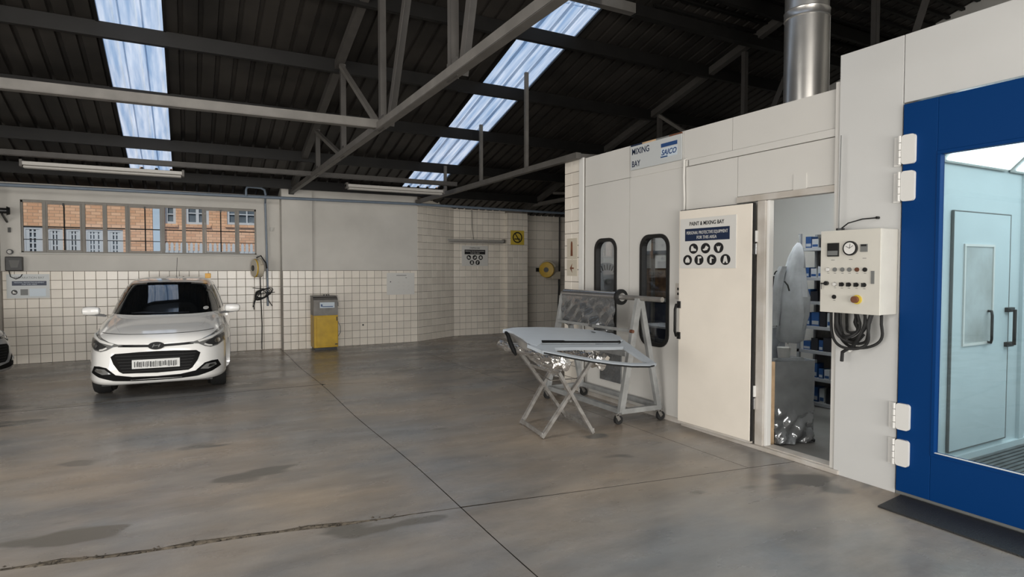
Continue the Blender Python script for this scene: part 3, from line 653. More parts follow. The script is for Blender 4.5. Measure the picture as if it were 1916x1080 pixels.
# safety sign on right bay
RW = FR((0, YR - .010, 0), (1, 0, 0), (0, -1, 0))
t = thing('safety_sign', RW.P(6.04, 1.66), 'small white safety sign with five black icons on the tiled right bay', 'sign')
RW.box(MB(), 5.70, 6.385, 1.655, 2.135, 0, .012).build('board', M['sign'], t)
RW.text('STRIPPING BAY', 6.04, 2.065, .032, .0125, M['print_black'], t, width=.27, align='CENTER')
RW.box(MB(), 5.77, 6.31, 1.93, 2.04, .012, .0132).build('banner', M['print_black'], t)
RW.text('PERSONAL PROTECTIVE EQUIPMENT', 6.04, 1.992, .026, .0135, M['sign'], t, width=.50, align='CENTER')
RW.text('FOR THIS AREA', 6.04, 1.948, .026, .0135, M['sign'], t, width=.24, align='CENTER')
for u, v, k in ((5.88, 1.855, 'boot'), (6.035, 1.855, 'shoe'), (6.19, 1.855, 'hood'), (5.96, 1.735, 'suit'), (6.11, 1.735, 'glove')): icon(RW, u, v, .057, k, .012, t, M['print_black'], M['sign'])
PW = FR((0, 12.94, 0), (1, 0, 0), (0, -1, 0))
t = thing('no_smoking_sign', PW.P(7.12, 2.17), 'square yellow no smoking sign on the tiled pillar', 'sign')
PW.box(MB(), 6.93, 7.30, 2.175, 2.52, 0, .008).build('board', M['sign_yellow'], t)
th = [2 * math.pi * i / 28 for i in range(28)]
ring(MB(), PW, [(7.115 + .135 * math.cos(a), 2.35 + .135 * math.sin(a)) for a in th], [(7.115 + .105 * math.cos(a), 2.35 + .105 * math.sin(a)) for a in th], .008, .0095).build('ring', M['print_black'], t)
PW.poly(MB(), [(7.03, 2.45), (7.05, 2.465), (7.20, 2.25), (7.18, 2.235)], .008, .0098).build('bar', M['print_black'], t)
PW.box(MB(), 7.03, 7.19, 2.30, 2.325, .008, .0094).build('cigarette', M['print_black'], t)
# recess pipes
for x, r, zb2, l in ((8.52, .022, .9, 'thin grey pipe in the recess left of the wide pipe'), (8.80, .05, 1.55, 'wide grey downpipe in the recess with a tap at its end')):
    o = MB().tube([(x, 13.22, 3.0), (x, 13.22, zb2)], r, 10).build('down_pipe', M['steel'], None, loc=(x, 13.22, zb2), smooth=True); tag(o, l, 'pipe')
# yellow cabinet machine
t = thing('recycling_cabinet', (2.37, 12.2, 0), 'yellow and grey cabinet machine standing against the back wall', 'cabinet')
cx0, cx1, cy0, cy1 = 2.135, 2.595, 12.05, 12.40
boxo('lower_body', M['yellow'], t, (cx0, cx1, cy0, cy1, .05, .68), bevel=.01)
boxo('door', M['yellow'], t, (cx0 + .05, cx1 - .012, cy0 - .012, cy0, .08, .655), bevel=.004)
boxo('plinth', M['black'], t, (cx0 + .02, cx1 - .02, cy0 + .02, cy1, 0, .05))
MB().prism([(cx0, cy0, .68), (cx0, cy1, .68), (cx0, cy1, 1.06), (cx0, cy0 + .05, 1.03), (cx0, cy0, .98)], (cx1 - cx0, 0, 0)).build('upper_body', M['cab_grey'], t)
boxo('lid', M['cab_grey'], t, (cx0 - .004, cx1 + .004, cy0 + .03, cy1, 1.045, 1.06))
CW = FR((0, cy0 - .002, 0), (1, 0, 0), (0, -1, 0))
l = CW.box(MB(), 2.25, 2.53, .825, .935, 0, .004).build('name_plate', M['logo_light'], t); CW.box(MB(), 2.30, 2.50, .845, .860, .004, .006).build('print', M['print_blue'], l); CW.box(MB(), 2.27, 2.30, .85, .90, .004, .006).build('print', M['print_blue'], l)
boxo('latch', M['black'], t, (2.56, 2.58, cy0 - .018, cy0 - .012, .57, .65)); boxo('latch', M['black'], t, (2.53, 2.58, cy0 - .018, cy0 - .012, .10, .12))
for x in (2.35, 2.40, 2.44): MB().cyl((x, 12.15, 1.06), (x, 12.15, 1.085), .014, 10).build('knob', M['black'], t)
boxo('side_valve', M['black'], t, (cx1, cx1 + .02, 12.1, 12.15, .85, .93))
MB().tube([(cx1 + .01, 12.12, .55), (cx1 + .06, 12.12, .45), (cx1 + .08, 12.2, .32), (cx1 + .03, 12.3, .2)], .006, 6).build('lead', M['grey_plastic'], t)

# ================================================================== MIXING BOOTH
BF = FR((XW, 0, 0), (0, -1, 0), (-1, 0, 0))     # u = -y, v = z
MBX = thing('mixing_booth', (XW, 4.6, 0), 'white panelled mixing booth with two rounded windows and an open doorway', 'booth')
def pan(y0, y1, z0, z1, m='booth', d=0., name='wall_panel', g=.0025, bev=0.):
    return MB().box(XW - d, XW + .06, y0 + g, y1 - g, z0 + g, z1 - g).build(name, M[m], MBX, bevel=bev)
boxo('core', M['booth_gap'], MBX, (XW + .008, XW + .055, 3.60, 6.30, 2.62, 2.98))
def pan_hole(y0, y1, z0, z1, hole, d=0.):
    out = [(-y0, z0), (-y1, z0), (-y1, z1), (-y0, z1)]
    # 4-side wall with a rounded hole, as matched rings
    hn = len(hole); 
    o = []
    cu = sum(a for a, _ in hole) / hn; cv = sum(b for _, b in hole) / hn
    U0, U1 = -y1, -y0
    for a, b in hole:
        du, dv = a - cu, b - cv; t_ = 1e9
        if du > 1e-9: t_ = min(t_, (U1 - cu) / du)
        if du < -1e-9: t_ = min(t_, (U0 - cu) / du)
        if dv > 1e-9: t_ = min(t_, (z1 - cv) / dv)
        if dv < -1e-9: t_ = min(t_, (z0 - cv) / dv)
        o.append([cu + du * t_, cv + dv * t_])
    for corner in ((U0, z0), (U1, z0), (U1, z1), (U0, z1)):
        k = min(range(hn), key=lambda i: (o[i][0] - corner[0]) ** 2 + (o[i][1] - corner[1]) ** 2); o[k] = list(corner)
    return ring(MB(), BF, o, hole, -.06, d).build('wall_panel', M['booth'], MBX)
W1 = rrect(-6.075, -5.665, .62, 1.95, .13); W2 = rrect(-5.225, -4.785, .765, 1.955, .14)
ZJ = 2.63
pan_hole(5.433, 6.297, .05, ZJ - .003, W1); pan_hole(4.553, 5.427, .05, ZJ - .003, W2)
pan(5.43, 6.30, ZJ, 2.99); pan(4.583, 5.43, ZJ, 2.99); pan(3.965, 4.583, 2.685, 2.99); pan(2.7, 3.965, 2.685, 2.99)
pan(4.52, 5.40, 2.622, 2.70, d=.006, name='cover_strip'); pan(2.7, 4.50, 2.62, 2.685, d=.014, name='cover_strip')
pan(3.90, 4.55, 2.18, 2.62); pan(2.7, 3.90, 2.25, 2.62)
pan(3.60, 4.55, .05, 2.185, m='booth', name='wall_panel')
pan(2.7, 3.90, 2.19, 2.25, m='alu', d=.02, name='door_head', bev=.004)
boxo('sill_rail', M['alu'], MBX, (XW - .012, XW + .06, 4.54, 6.30, 0, .05)); boxo('threshold', M['alu'], MBX, (XW - .05, XW + .10, 2.86, 4.54, 0, .035), bevel=.006)
boxo('threshold_plate', M['alu'], MBX, (XW - .02, XW + .09, 2.86, 3.55, .035, .045), bevel=.003)
boxo('door_jamb', M['alu'], MBX, (XW - .03, XW + .07, 3.57, 3.655, .035, 2.19), bevel=.006)
boxo('door_stop', M['white_plastic'], MBX, (XW - .01, XW + .05, 3.545, 3.57, .035, 2.19), bevel=.004)
boxo('hatch', M['booth'], MBX, (XW - .006, XW, 3.20, 3.32, 2.235, 2.375)); 
for z in (0.35, 1.72):
    boxo('hinge', M['chrome'], MBX, (XW - .055, XW - .03, 3.64, 3.672, z, z + .10), bevel=.004); boxo('hinge', M['white_plastic'], MBX, (XW - .055, XW - .03, 3.64, 3.672, z + .11, z + .21), bevel=.004)
# window gaskets and panes
for hole in (W1, W2):
    cu = sum(a for a, _ in hole) / len(hole); cv = sum(b for _, b in hole) / len(hole); us_ = [a for a, _ in hole]; vs_ = [b for _, b in hole]
    out = rrect(min(us_) - .012, max(us_) + .012, min(vs_) - .012, max(vs_) + .012, .14); inn = rrect(min(us_) + .028, max(us_) - .028, min(vs_) + .028, max(vs_) - .028, .11)
    f = ring(MB(), BF, out, inn, -.0585, .014).build('window_gasket', M['black'], MBX)
    BF.poly(MB(), inn, -.045, -.040).build('pane', M['glass_mix'], f)
# open door leaf swung flat against the wall
DL = sub('door_leaf', MBX, (XW - .05, 3.66, .07))
def leafp(s, z, d): return Vector((XW - .035 - .028 * s / .86, 3.665 + s, z)) + Vector((-d, 0, 0))
def leafbox(s0, s1, z0, z1, d0, d1, name, m, bevel=0, par=None, label=None):
    vs = [leafp(s, z, d) for d in (d0, d1) for s, z in ((s0, z0), (s1, z0), (s1, z1), (s0, z1))]
    return MB().add(vs, [(0, 1, 2, 3), (7, 6, 5, 4), (0, 4, 5, 1), (1, 5, 6, 2), (2, 6, 7, 3), (3, 7, 4, 0)]).build(name, m, par or DL, bevel=bevel, label=label)
leafbox(0.0, .86, .065, 2.17, .0, .045, 'panel', M['leaf'], .004)
leafbox(-.012, 0.02, .065, 2.17, .012, .04, 'edge_seal', M['black'])
leafbox(.0, .86, 2.17, 2.178, .004, .03, 'edge_seal', M['black'])
leafbox(.0, .86, .045, .065, .005, .04, 'kick_strip', M['alu'])
y_ = .852
MB().tube([leafp(y_, 1.235, .045), leafp(y_, 1.235, .085), leafp(y_, 1.19, .10), leafp(y_, .97, .10), leafp(y_, .925, .085), leafp(y_, .925, .045)], .014, 10).build('handle', M['black_gloss'], DL, smooth=True)
for z in (1.235, .925): leafbox(y_ - .022, y_ + .022, z - .035, z + .035, .045, .055, 'handle_rose', M['black'], .003)
t = thing('wall_switch', (XW, 4.63, 1.29), 'small steel switch plate beside the booth door handle', 'switch')
boxo('plate', M['alu'], t, (XW - .012, XW, 4.585, 4.675, 1.285, 1.445), bevel=.003)
for z in (1.325, 1.375): boxo('button', M['black'], t, (XW - .02, XW - .012, 4.615, 4.64, z, z + .025))
o = MB().tube([(XW - .01, 4.53, 2.70), (XW - .02, 4.555, 2.69), (XW - .02, 4.56, 2.5), (XW - .02, 4.55, 2.3), (XW - .015, 4.56, 1.95), (XW - .008, 4.57, 1.5)], .011, 8).build('booth_conduit', M['booth'], None, loc=(XW, 4.56, 1.5), smooth=True); tag(o, 'thin cream cable running down the booth wall beside the door leaf', 'conduit')
# booth interior shell
for nm, b in (('inner_wall', (6.95, 7.0, 2.7, 6.3, 0, 2.98)), ('inner_wall', (XW + .06, 6.95, 6.24, 6.3, 0, 2.98)), ('inner_wall', (XW + .06, 6.95, 2.72, 2.78, 0, 2.98)), ('roof_panel', (XW + .06, 6.95, 2.78, 6.24, 2.93, 2.98))):
    boxo(nm, M['booth'], MBX, b)
boxo('inner_floor', M['inner_floor'], MBX, (XW + .10, 6.95, 2.78, 6.24, .001, .02))
t = thing('ceiling_light', (5.5, 4.3, 2.86), 'lit tube light on the ceiling inside the mixing booth', 'lamp')
boxo('body', M['white_plastic'], t, (5.4, 5.6, 3.6, 5.0, 2.89, 2.93)); boxo('diffuser', mat('lit_diffuser', (.8, .85, .9), .4, emit=(.92, .97, 1.0), estr=40.), t, (5.42, 5.58, 3.62, 4.98, 2.87, 2.89))
# tile pillar beyond the booth corner
p = wall('trim_4', (XW, XW + .3, 6.32, 6.76, -.02, 3.0), 'tiled pillar end beside the mixing booth corner', 'grout')
tiles(p, XW - .001, 6.76, -math.pi / 2, 2, .0, 19, w=.175, h=.158); boxo('edge_trim', M['white_plastic'], p, (XW - .02, XW, 6.32, 6.41, 0, 3.0))
# signs on pillar
QF = FR((XW - .009, 0, 0), (0, -1, 0), (-1, 0, 0))
t = thing('extinguisher_sign', QF.P(-6.55, 1.72), 'small beige fire extinguisher sign on the tiled pillar', 'sign')
QF.box(MB(), -6.69, -6.46, 1.72, 1.99, 0, .006).build('board', M['cream'], t)
QF.poly(MB(), [(-6.605, 1.76), (-6.555, 1.76), (-6.56, 1.92), (-6.57, 1.95), (-6.59, 1.95), (-6.60, 1.92)], .006, .008).build('print', M['rust'], t)
t = thing('arrow_sign', QF.P(-6.55, 1.50), 'small beige arrow sign under the fire extinguisher sign', 'sign')
QF.box(MB(), -6.69, -6.46, 1.50, 1.71, 0, .006).build('board', M['cream'], t)
QF.poly(MB(), [(-6.62, 1.60), (-6.565, 1.66), (-6.58, 1.61), (-6.53, 1.61), (-6.53, 1.59), (-6.58, 1.59), (-6.565, 1.54)], .006, .008).build('print', M['rust'], t)
# big mixing bay sign
SG = FR((XW - .001, 0, 0), (0, -1, 0), (-1, 0, 0))
t = thing('mixing_bay_sign', SG.P(-5.0, 2.7), 'MIXING BAY name board at the top of the booth wall', 'sign')
SG.box(MB(), -5.395, -4.60, 2.702, 2.965, .007, .016).build('board', M['sign_grey'], t)
for a_, b2, m in ((-5.395, -5.20, 'navy'), (-5.2, -4.98, 'wood'), (-4.98, -4.78, 'grey_plastic'), (-4.78, -4.60, 'rust')): SG.box(MB(), a_, b2, 2.965, 2.982, .005, .016).build('top_edge', M[m], t)
SG.text('MIXING', -5.375, 2.872, .066, .0165, M['navy'], t, width=.285, bold=.0015); SG.text('BAY', -5.375, 2.735, .066, .0165, M['navy'], t, width=.14, bold=.0015)
SG.box(MB(), -4.90, -4.66, 2.872, 2.912, .016, .0175).build('logo_bar', M['print_blue'], t)
SG.poly(MB(), [(-4.90, 2.765), (-4.66, 2.765), (-4.66, 2.86), (-4.90, 2.86)], .016, .0172).build('logo_field', M['logo_light'], t)
SG.text('SAICO', -4.895, 2.79, .055, .0175, M['print_blue'], t, width=.225, shear=.25, bold=.002); SG.box(MB(), -4.905, -4.80, 2.765, 2.778, .017, .0182).build('logo_bar', M['print_blue'], t)
# PPE sign on the leaf
LF = FR(leafp(0, 0, .0455), leafp(-1, 0, 0) - leafp(0, 0, 0), (-1, .03, 0))
t = thing('paint_bay_sign', LF.P(-.5, 1.6), 'white paint and mixing bay safety sign with seven icons on the booth door', 'sign')
LF.box(MB(), -.84, -.165, 1.60, 2.085, 0, .006).build('board', M['sign'], t)
LF.text('PAINT & MIXING BAY', -.51, 2.015, .036, .0065, M['print_black'], t, width=.42, align='CENTER', bold=.001)
LF.box(MB(), -.775, -.235, 1.865, 1.985, .006, .0072).build('banner', M['navy'], t)
LF.text('PERSONAL PROTECTIVE EQUIPMENT', -.505, 1.930, .030, .0075, M['sign'], t, width=.50, align='CENTER'); LF.text('FOR THIS AREA', -.505, 1.883, .030, .0075, M['sign'], t, width=.24, align='CENTER')
for u, v, k in ((-.665, 1.79, 'boot'), (-.515, 1.79, 'shoe'), (-.36, 1.79, 'mask'), (-.74, 1.68, 'hood'), (-.595, 1.68, 'hammer'), (-.44, 1.68, 'glove'), (-.28, 1.68, 'suit')): icon(LF, u, v, .057, k, .006, t, M['print_black'], M['sign'], .050)

# ---- things inside the mixing booth
t = thing('wrapped_board', (4.8, 3.6, 0), 'grey film-wrapped board on a wooden frame standing in the doorway', 'board')
A_ = Vector((4.61, 3.615, 0)); B_ = Vector((4.975, 3.475, 0)); dn = Vector((-.36, -.93, 0)).normalized(); up = Vector((0, 0, 1)); rb = random.Random(5)
mb = MB(); nx, nz = 18, 34; H_ = .765
for j in range(nz + 1):
    for i in range(nx + 1):
        s = i / nx; zz = j / nz; p_ = A_.lerp(B_, s) + up * (.03 + (H_ - .03) * zz)
        f_ = max(0, 1 - zz * 1.7); d = f_ * (.028 * math.sin(s * 7 + zz * 16) + .018 * math.sin(s * 17 - zz * 22) + .05 * f_ * math.sin(s * 3.1)) + .003 * math.sin(s * 30 + zz * 9)
        mb.v.append(p_ + dn * (.004 + abs(d)) + (B_ - A_).normalized() * (-.03 * f_ * s + .02 * f_ * math.sin(zz * 20)))
for j in range(nz):
    for i in range(nx): a = j * (nx + 1) + i; mb.f.append((a, a + 1, a + nx + 2, a + nx + 1))
mb.build('film', M['film'], t, smooth=True)
MB().prism([A_ + dn * 0, B_ + dn * 0, B_ - dn * .20, A_ - dn * .20], (0, 0, H_)).build('carton', M['film'], t)
MB().bar(A_ + dn * .012 - (B_ - A_).normalized() * .025, A_ + dn * .012 - (B_ - A_).normalized() * .025 + up * H_, .045, .03).build('wood_post', M['wood'], t)
MB().bar(B_ + dn * .0 + up * .03, B_ + dn * .0 + up * .06 - dn * .1, .04, .03).build('foot', M['black'], t)
# shelving
t = thing('shelf_rack', (6.3, 4.0, 0), 'grey steel shelving full of blue cartons inside the mixing booth', 'shelf')
ZS = [1.80, 1.46, 1.185, .90, .62, .31, .03]
for z in ZS: boxo('shelf', M['shelf'], t, (6.30, 6.62, 3.2, 4.63, z, z + .035))
for y in (3.2, 4.60):
    for x in (6.30, 6.60): boxo('post', M['shelf'], t, (x, x + .03, y, y + .03, .02, 2.0))
boxo('back_panel', M['cab_grey'], t, (6.63, 6.64, 3.2, 4.63, .02, 2.0))
names = ['top', 'second', 'third', 'fourth', 'fifth', 'sixth', 'bottom']; rs = random.Random(11)
for k, z in enumerate(ZS):
    y = 4.57; q_ = 0; ordn = ['leftmost', 'second', 'third', 'fourth', 'fifth', 'sixth', 'seventh', 'eighth', 'ninth', 'tenth', 'eleventh', 'twelfth', 'thirteenth', 'fourteenth', 'fifteenth']; hh = (ZS[k - 1] - z - .07) if k else .17
    while y > 3.75:
        w = rs.uniform(.05, .10); h = min(hh, .19) * rs.uniform(.5, .98); x0 = 6.32 + rs.uniform(0, .03); c = rs.random()
        nm = 'box_blue' if c < .5 else ('box_white' if c < .8 else 'box_dark'); cn = {'box_blue': 'blue', 'box_white': 'pale grey', 'box_dark': 'black'}[nm]
        b = boxo('carton', M[nm], None, (x0, x0 + .12, y - w, y, z + .035, z + .035 + h), loc=(x0, y - w / 2, z + .035))
        tag(b, f'small {cn} carton, {ordn[q_]}' + (' one' if q_ == 0 else ' from left') + f' on the {names[k]} shelf of the grey rack', 'carton', f'cartons on the {names[k]} shelf'); q_ += 1
        if nm != 'box_dark': boxo('print_band', M['box_white' if nm == 'box_blue' else 'box_blue'], b, (x0 - .0015, x0, y - w + .006, y - .006, z + .035 + h * .12, z + .035 + h * .38))
        y -= w + rs.uniform(.004, .03)
# coverall
t = thing('hanging_coverall', (5.7, 4.24, .8), 'white disposable coverall hanging in front of the shelves', 'coverall')
def garment(cx, cy, sec, name, nn=28):
    mb = MB(); k0 = 0
    for z, ry, rx, oy in sec:
        for i in range(nn):
            a = 2 * math.pi * i / nn; f_ = 1 + .12 * math.sin(a * 5 + z * 6) + .06 * math.sin(a * 9 - z * 11)
            mb.v.append(Vector((cx + rx * math.cos(a) * f_, cy + oy + ry * math.sin(a) * f_, z)))
    for j in range(len(sec) - 1):
        for i in range(nn): a = j * nn + i; b2 = j * nn + (i + 1) % nn; mb.f.append((a, b2, b2 + nn, a + nn))
    mb.f.append(tuple(range(nn))[::-1]); mb.f.append(tuple((len(sec) - 1) * nn + i for i in range(nn)))
    return mb.build(name, M['cloth'], t, smooth=True)
garment(5.70, 4.24, [(.80, .10, .05, .04), (.84, .15, .07, .03), (.95, .155, .08, .02), (1.10, .165, .085, 0), (1.3, .16, .08, -.01), (1.45, .13, .07, -.01), (1.6, .105, .06, -.02), (1.72, .09, .05, -.035), (1.82, .05, .035, -.05), (1.87, .015, .015, -.055)], 'body')
garment(5.62, 4.36, [(.98, .035, .03, .03), (1.15, .045, .035, .03), (1.35, .05, .04, .015), (1.52, .05, .04, -.01), (1.62, .04, .03, -.05)], 'sleeve')
MB().tube([(5.6, 4.36 + .04 * math.cos(a), 1.53 + .04 * math.sin(a)) for a in [i * .55 for i in range(9)]], .008, 6).build('cuff', M['black'], t)
MB().tube([(5.7, 4.185, 1.87), (5.7, 4.185, 1.93), (5.72, 4.20, 1.95)], .005, 6).build('hook', M['chrome'], t)
MB().tube([(5.58, 4.26, 1.46), (5.58, 4.22, 1.42), (5.58, 4.20, 1.36)], .008, 6).build('zip_flap', M['black'], t)
# screen on arm, bench, tub, box
t = thing('workbench', (5.95, 4.75, 0), 'low grey bench behind the wrapped board', 'bench')
boxo('top', M['shelf'], t, (5.72, 6.2, 4.30, 5.4, .54, .575))
for x in (5.74, 6.15):
    for y in (4.33, 5.35): boxo('leg', M['shelf'], t, (x, x + .03, y, y + .03, .02, .54))
t = thing('screen', (5.92, 4.62, .9), 'tilted black screen on a bracket arm in the mixing booth', 'screen')
MB().prism([(5.90, 4.76, 1.27), (5.90, 4.55, 1.24), (5.92, 4.49, 1.50), (5.92, 4.67, 1.51)], (.025, 0, 0)).build('panel', M['black'], t)
boxo('tray', M['shelf'], t, (5.85, 6.0, 4.50, 4.76, 1.20, 1.235), bevel=.01); MB().bar((5.95, 4.62, .93), (5.95, 4.60, 1.2), .03, .03).build('arm', M['cab_grey'], t); MB().bar((5.95, 4.66, 1.18), (5.93, 4.60, .98), .03, .02).build('brace', M['black'], t)
b = boxo('paper_box', M['box_white'], None, (5.80, 6.0, 4.56, 4.80, .577, .93), loc=(5.9, 4.66, .577)); tag(b, 'tall white carton under the tilted screen', 'carton')
t = thing('white_tub', (5.85, 4.46, .577), 'round white tub on the bench under the coverall', 'tub')
MB().lathe((5.85, 4.46, .577), (0, 0, 1), [(0, .055), (.01, .06), (.12, .07), (.14, .072)], 20).build('body', M['white_plastic'], t, smooth=True)
MB().tube([(5.85, 4.46 + .075 * math.cos(R(a)), .70 + .09 * math.sin(R(a))) for a in range(0, 181, 20)], .004, 6).build('handle', M['chrome'], t)
# behind the rounded windows
t = thing('round_dial', (4.73, 6.23, 1.5), 'round pale dial with radial slots behind the left rounded window', 'dial')
DF = FR((0, 6.235, 0), (1, 0, 0), (0, -1, 0)); DF.disc(MB(), 4.73, 1.43, .24, 0, .02, 40).build('plate', M['shelf'], t)
for i in range(28):
    a = 2 * math.pi * i / 28; MB().bar(DF.P(4.73 + .15 * math.cos(a), 1.43 + .15 * math.sin(a), .022), DF.P(4.73 + .22 * math.cos(a), 1.43 + .22 * math.sin(a), .022), .012, .004, up=(0, 1, 0)).build('slot', M['black'], t)
DF.disc(MB(), 4.73, 1.43, .035, .02, .05, 16).build('hub', M['grey_plastic'], t)
t = thing('storage_cabinet', (5.3, 5.1, 0), 'brown and navy storage unit behind the right rounded window', 'cabinet')
boxo('lower', M['navy'], t, (5.0, 5.5, 5.40, 6.2, .02, 1.18)); boxo('upper', M['brown'], t, (5.0, 5.5, 5.40, 6.2, 1.24, 1.60)); boxo('post', M['cab_grey'], t, (4.97, 5.0, 5.62, 5.66, .02, 2.0)); boxo('shelf', M['conduit'], t, (4.97, 5.5, 5.40, 6.2, 1.77, 1.81)); boxo('shelf', M['shelf'], t, (4.97, 5.5, 5.40, 6.2, 1.20, 1.24))
t = thing('yellow_bottle', (5.0, 5.1, .98), 'small yellow bottle behind the right rounded window', 'bottle')
MB().lathe((4.85, 5.17, .95), (0, 0, 1), [(0, .04), (.07, .045), (.10, .02), (.13, .018)], 14).build('body', M['yellow'], t, smooth=True)
boxo('shelf_ledge', M['shelf'], MBX, (4.62, 5.2, 4.75, 5.5, .93, .95)); b = boxo('carton', M['box_white'], None, (4.75, 4.95, 4.88, 5.08, .951, 1.07), loc=(4.85, 4.98, .951)); tag(b, 'white carton beside the yellow bottle behind the right rounded window', 'carton')

# ================================================================== SPRAY BOOTH
SBX = thing('spray_booth', (4.41, 1.0, 0), 'large white spray booth with a blue framed glass door', 'booth')
XF = 4.41
boxo('corner_panel', M['booth_gloss'], SBX, (XF, XF + .09, 2.44, 2.905, .0, 3.22), bevel=.003)
boxo('side_trim', M['booth'], SBX, (XF + .012, XF + .05, 2.905, 2.945, .0, 3.03))
boxo('header_panel', M['booth_gloss'], SBX, (XF, XF + .09, -1.9, 2.435, 2.75, 3.22), bevel=.003)
boxo('corner_backing', M['booth_gap'], SBX, (XF + .02, XF + .08, 2.38, 2.5, .01, 3.2))
for nm, b in (('inner_wall', (XF + .09, 8.6, 2.62, 2.68, 0, 3.1)), ('inner_wall', (8.6, 8.66, -1.9, 2.68, 0, 3.1)), ('inner_wall', (XF + .09, 8.6, -1.96, -1.9, 0, 3.1)), ('inner_ceiling', (XF + .09, 8.6, -1.9, 2.62, 3.04, 3.1))): boxo(nm, M['inner'], SBX, b)
boxo('inner_pilaster', M['inner'], SBX, (4.62, 5.02, 2.54, 2.62, .0, 3.04)); boxo('inner_pilaster', M['inner'], SBX, (5.02, 5.20, 2.58, 2.62, .0, 3.04)); boxo('inner_skirting', M['inner'], SBX, (4.6, 8.6, 2.585, 2.62, .0, .05)); boxo('inner_pilaster', M['inner'], SBX, (6.62, 6.70, 2.59, 2.62, .0, 3.04))
gr = MB(); y = -1.8
while y < 2.56: gr.box(4.6, 8.5, y, y + .028, .002, .018); y += .045
gr.build('floor_grate', M['grate'], SBX, kind='stuff')
# inner door
IF = FR((0, 2.615, 0), (1, 0, 0), (0, -1, 0))
d = IF.box(MB(), 5.45, 6.375, .10, 2.06, 0, .018).build('inner_door', M['inner'], SBX); mb = MB(); IF.frame(mb, 5.44, 6.385, .09, 2.07, .008, 0, .02).build('door_gap', M['grey_plastic'], SBX)
g2 = mb = MB(); IF.frame(g2, 5.60, 6.09, .955, 1.80, .02, .018, .03); g2.build('window_trim', M['white_plastic'], d)
IF.box(MB(), 5.62, 6.07, .975, 1.78, .018, .022).build('window_pane', mat('frosted_pane', (.36, .37, .35), .25, color2=(.50, .53, .53), scale=3), d)
MB().tube([IF.P(6.02, 1.235, .02), IF.P(5.985, 1.235, .06), IF.P(5.975, 1.20, .07), IF.P(5.975, 1.0, .07), IF.P(5.985, .97, .06), IF.P(6.02, .97, .02)], .011, 8).build('grab_handle', M['black'], d, smooth=True)
MB().tube([IF.P(6.35, 1.235, .02), IF.P(6.37, 1.235, .07), IF.P(6.37, .93, .07), IF.P(6.35, .93, .02)], .014, 8).build('handle', M['black'], d, smooth=True)
for v in (1.235, .93): IF.box(MB(), 6.31, 6.43, v - .02, v + .02, .018, .045).build('handle_base', M['black'], d)
# lit light boxes along the top corner of the booth
for k in range(3):
    t = thing('booth_light', (5.3 + k * 1.1, 2.3, 2.7), ['lit light box in the spray booth nearest the blue door', 'lit light box in the middle of the spray booth corner', 'lit light box deepest in the spray booth'][k], 'lamp', 'light boxes in the spray booth')
    xa, xb = 5.22 + k * 1.13, 6.30 + k * 1.13
    MB().prism([(xa, 2.60, 2.44), (xa, 2.60, 3.02), (xa, 2.02, 3.02)], (xb - xa, 0, 0)).build('housing', M['white_plastic'], t)
    MB().prism([(xa + .04, 2.575, 2.455), (xa + .04, 2.030, 3.0), (xa + .04, 2.022, 2.992), (xa + .04, 2.567, 2.447)], (xb - xa - .08, 0, 0)).build('diffuser', M['tube_lit'], t)
area('spray_booth_tubes', (6.6, .6, 2.98), (0, 0, -1), 3.2, 2.6, 115, (.90, .98, 1))
# blue door
BD = sub('booth_door', SBX, (XF - .02, 2.43, .03), 'royal blue framed glass door')
XD = XF - .018
DFc = FR((XD, 0, 0), (0, -1, 0), (-1, 0, 0))
ya, yb, za, zb3 = 2.425, -.62, .03, 2.735; ga, gb, gza, gzb = 2.205, -.40, .335, 2.378
mb = MB(); T_ = .07
def bl(nm, y0, y1, z0, z1): boxo(nm, M['blue'], BD, (XD, XD + T_, y0, y1, z0, z1), bevel=.004)
bl('stile', ga + .0, ya, za, zb3); bl('stile', yb, gb, za, zb3); bl('rail', gb, ga, za, gza); bl('rail', gb, ga, gzb, zb3)
f = MB(); DFc.frame(f, -ga, -gb, gza, gzb, .022, -.05, .004); f.build('glazing_bead', M['blue'], BD, bevel=.002)
boxo('glass', M['glass_booth'], BD, (XD + .035, XD + .041, gb + .01, ga - .01, gza + .01, gzb - .01))
boxo('lower_seal', M['white_plastic'], BD, (XD + .005, XD + .02, gb, ga - .02, gza + .020, gza + .026))
for z0_, z1_ in ((2.318, 2.52), (2.064, 2.271), (.470, .655), (.215, .400)):
    h = MB(); hf = FR((XD, 0, 0), (0, -1, 0), (-1, 0, 0))
    hf.poly(h, rrect(-2.425, -2.335, z0_, z1_, .022), 0, .022); hf.box(h, -2.485, -2.44, z0_ - .005, z1_ - .005, -.017, -.004)
    for i in range(4):
        zz = z0_ + (z1_ - z0_) * i / 4; h.cyl((XD - .016, 2.437, zz + .002), (XD - .016, 2.437, zz + (z1_ - z0_) / 4 - .002), .011, 10)
    h.build('hinge', M['white_plastic'], BD)
MB().box(XD + .01, XD + .08, -1.9, yb - .01, .03, 2.74).build('fixed_panel', M['booth_gloss'], SBX)
boxo('sill', M['grey_plastic'], SBX, (XF, XF + .09, -1.9, 2.435, 0, .028))
# ramp mat
o = MB().prism([(4.045, 2.345, 0.0005), (4.385, 2.385, 0.0005), (4.385, .2, 0.0005), (4.02, .2, 0.0005)], (0, 0, .011)).build('ramp_mat', M['mat'], None, loc=(4.2, 1.3, 0)); tag(o, 'black rubber mat on the floor before the blue door', 'mat')
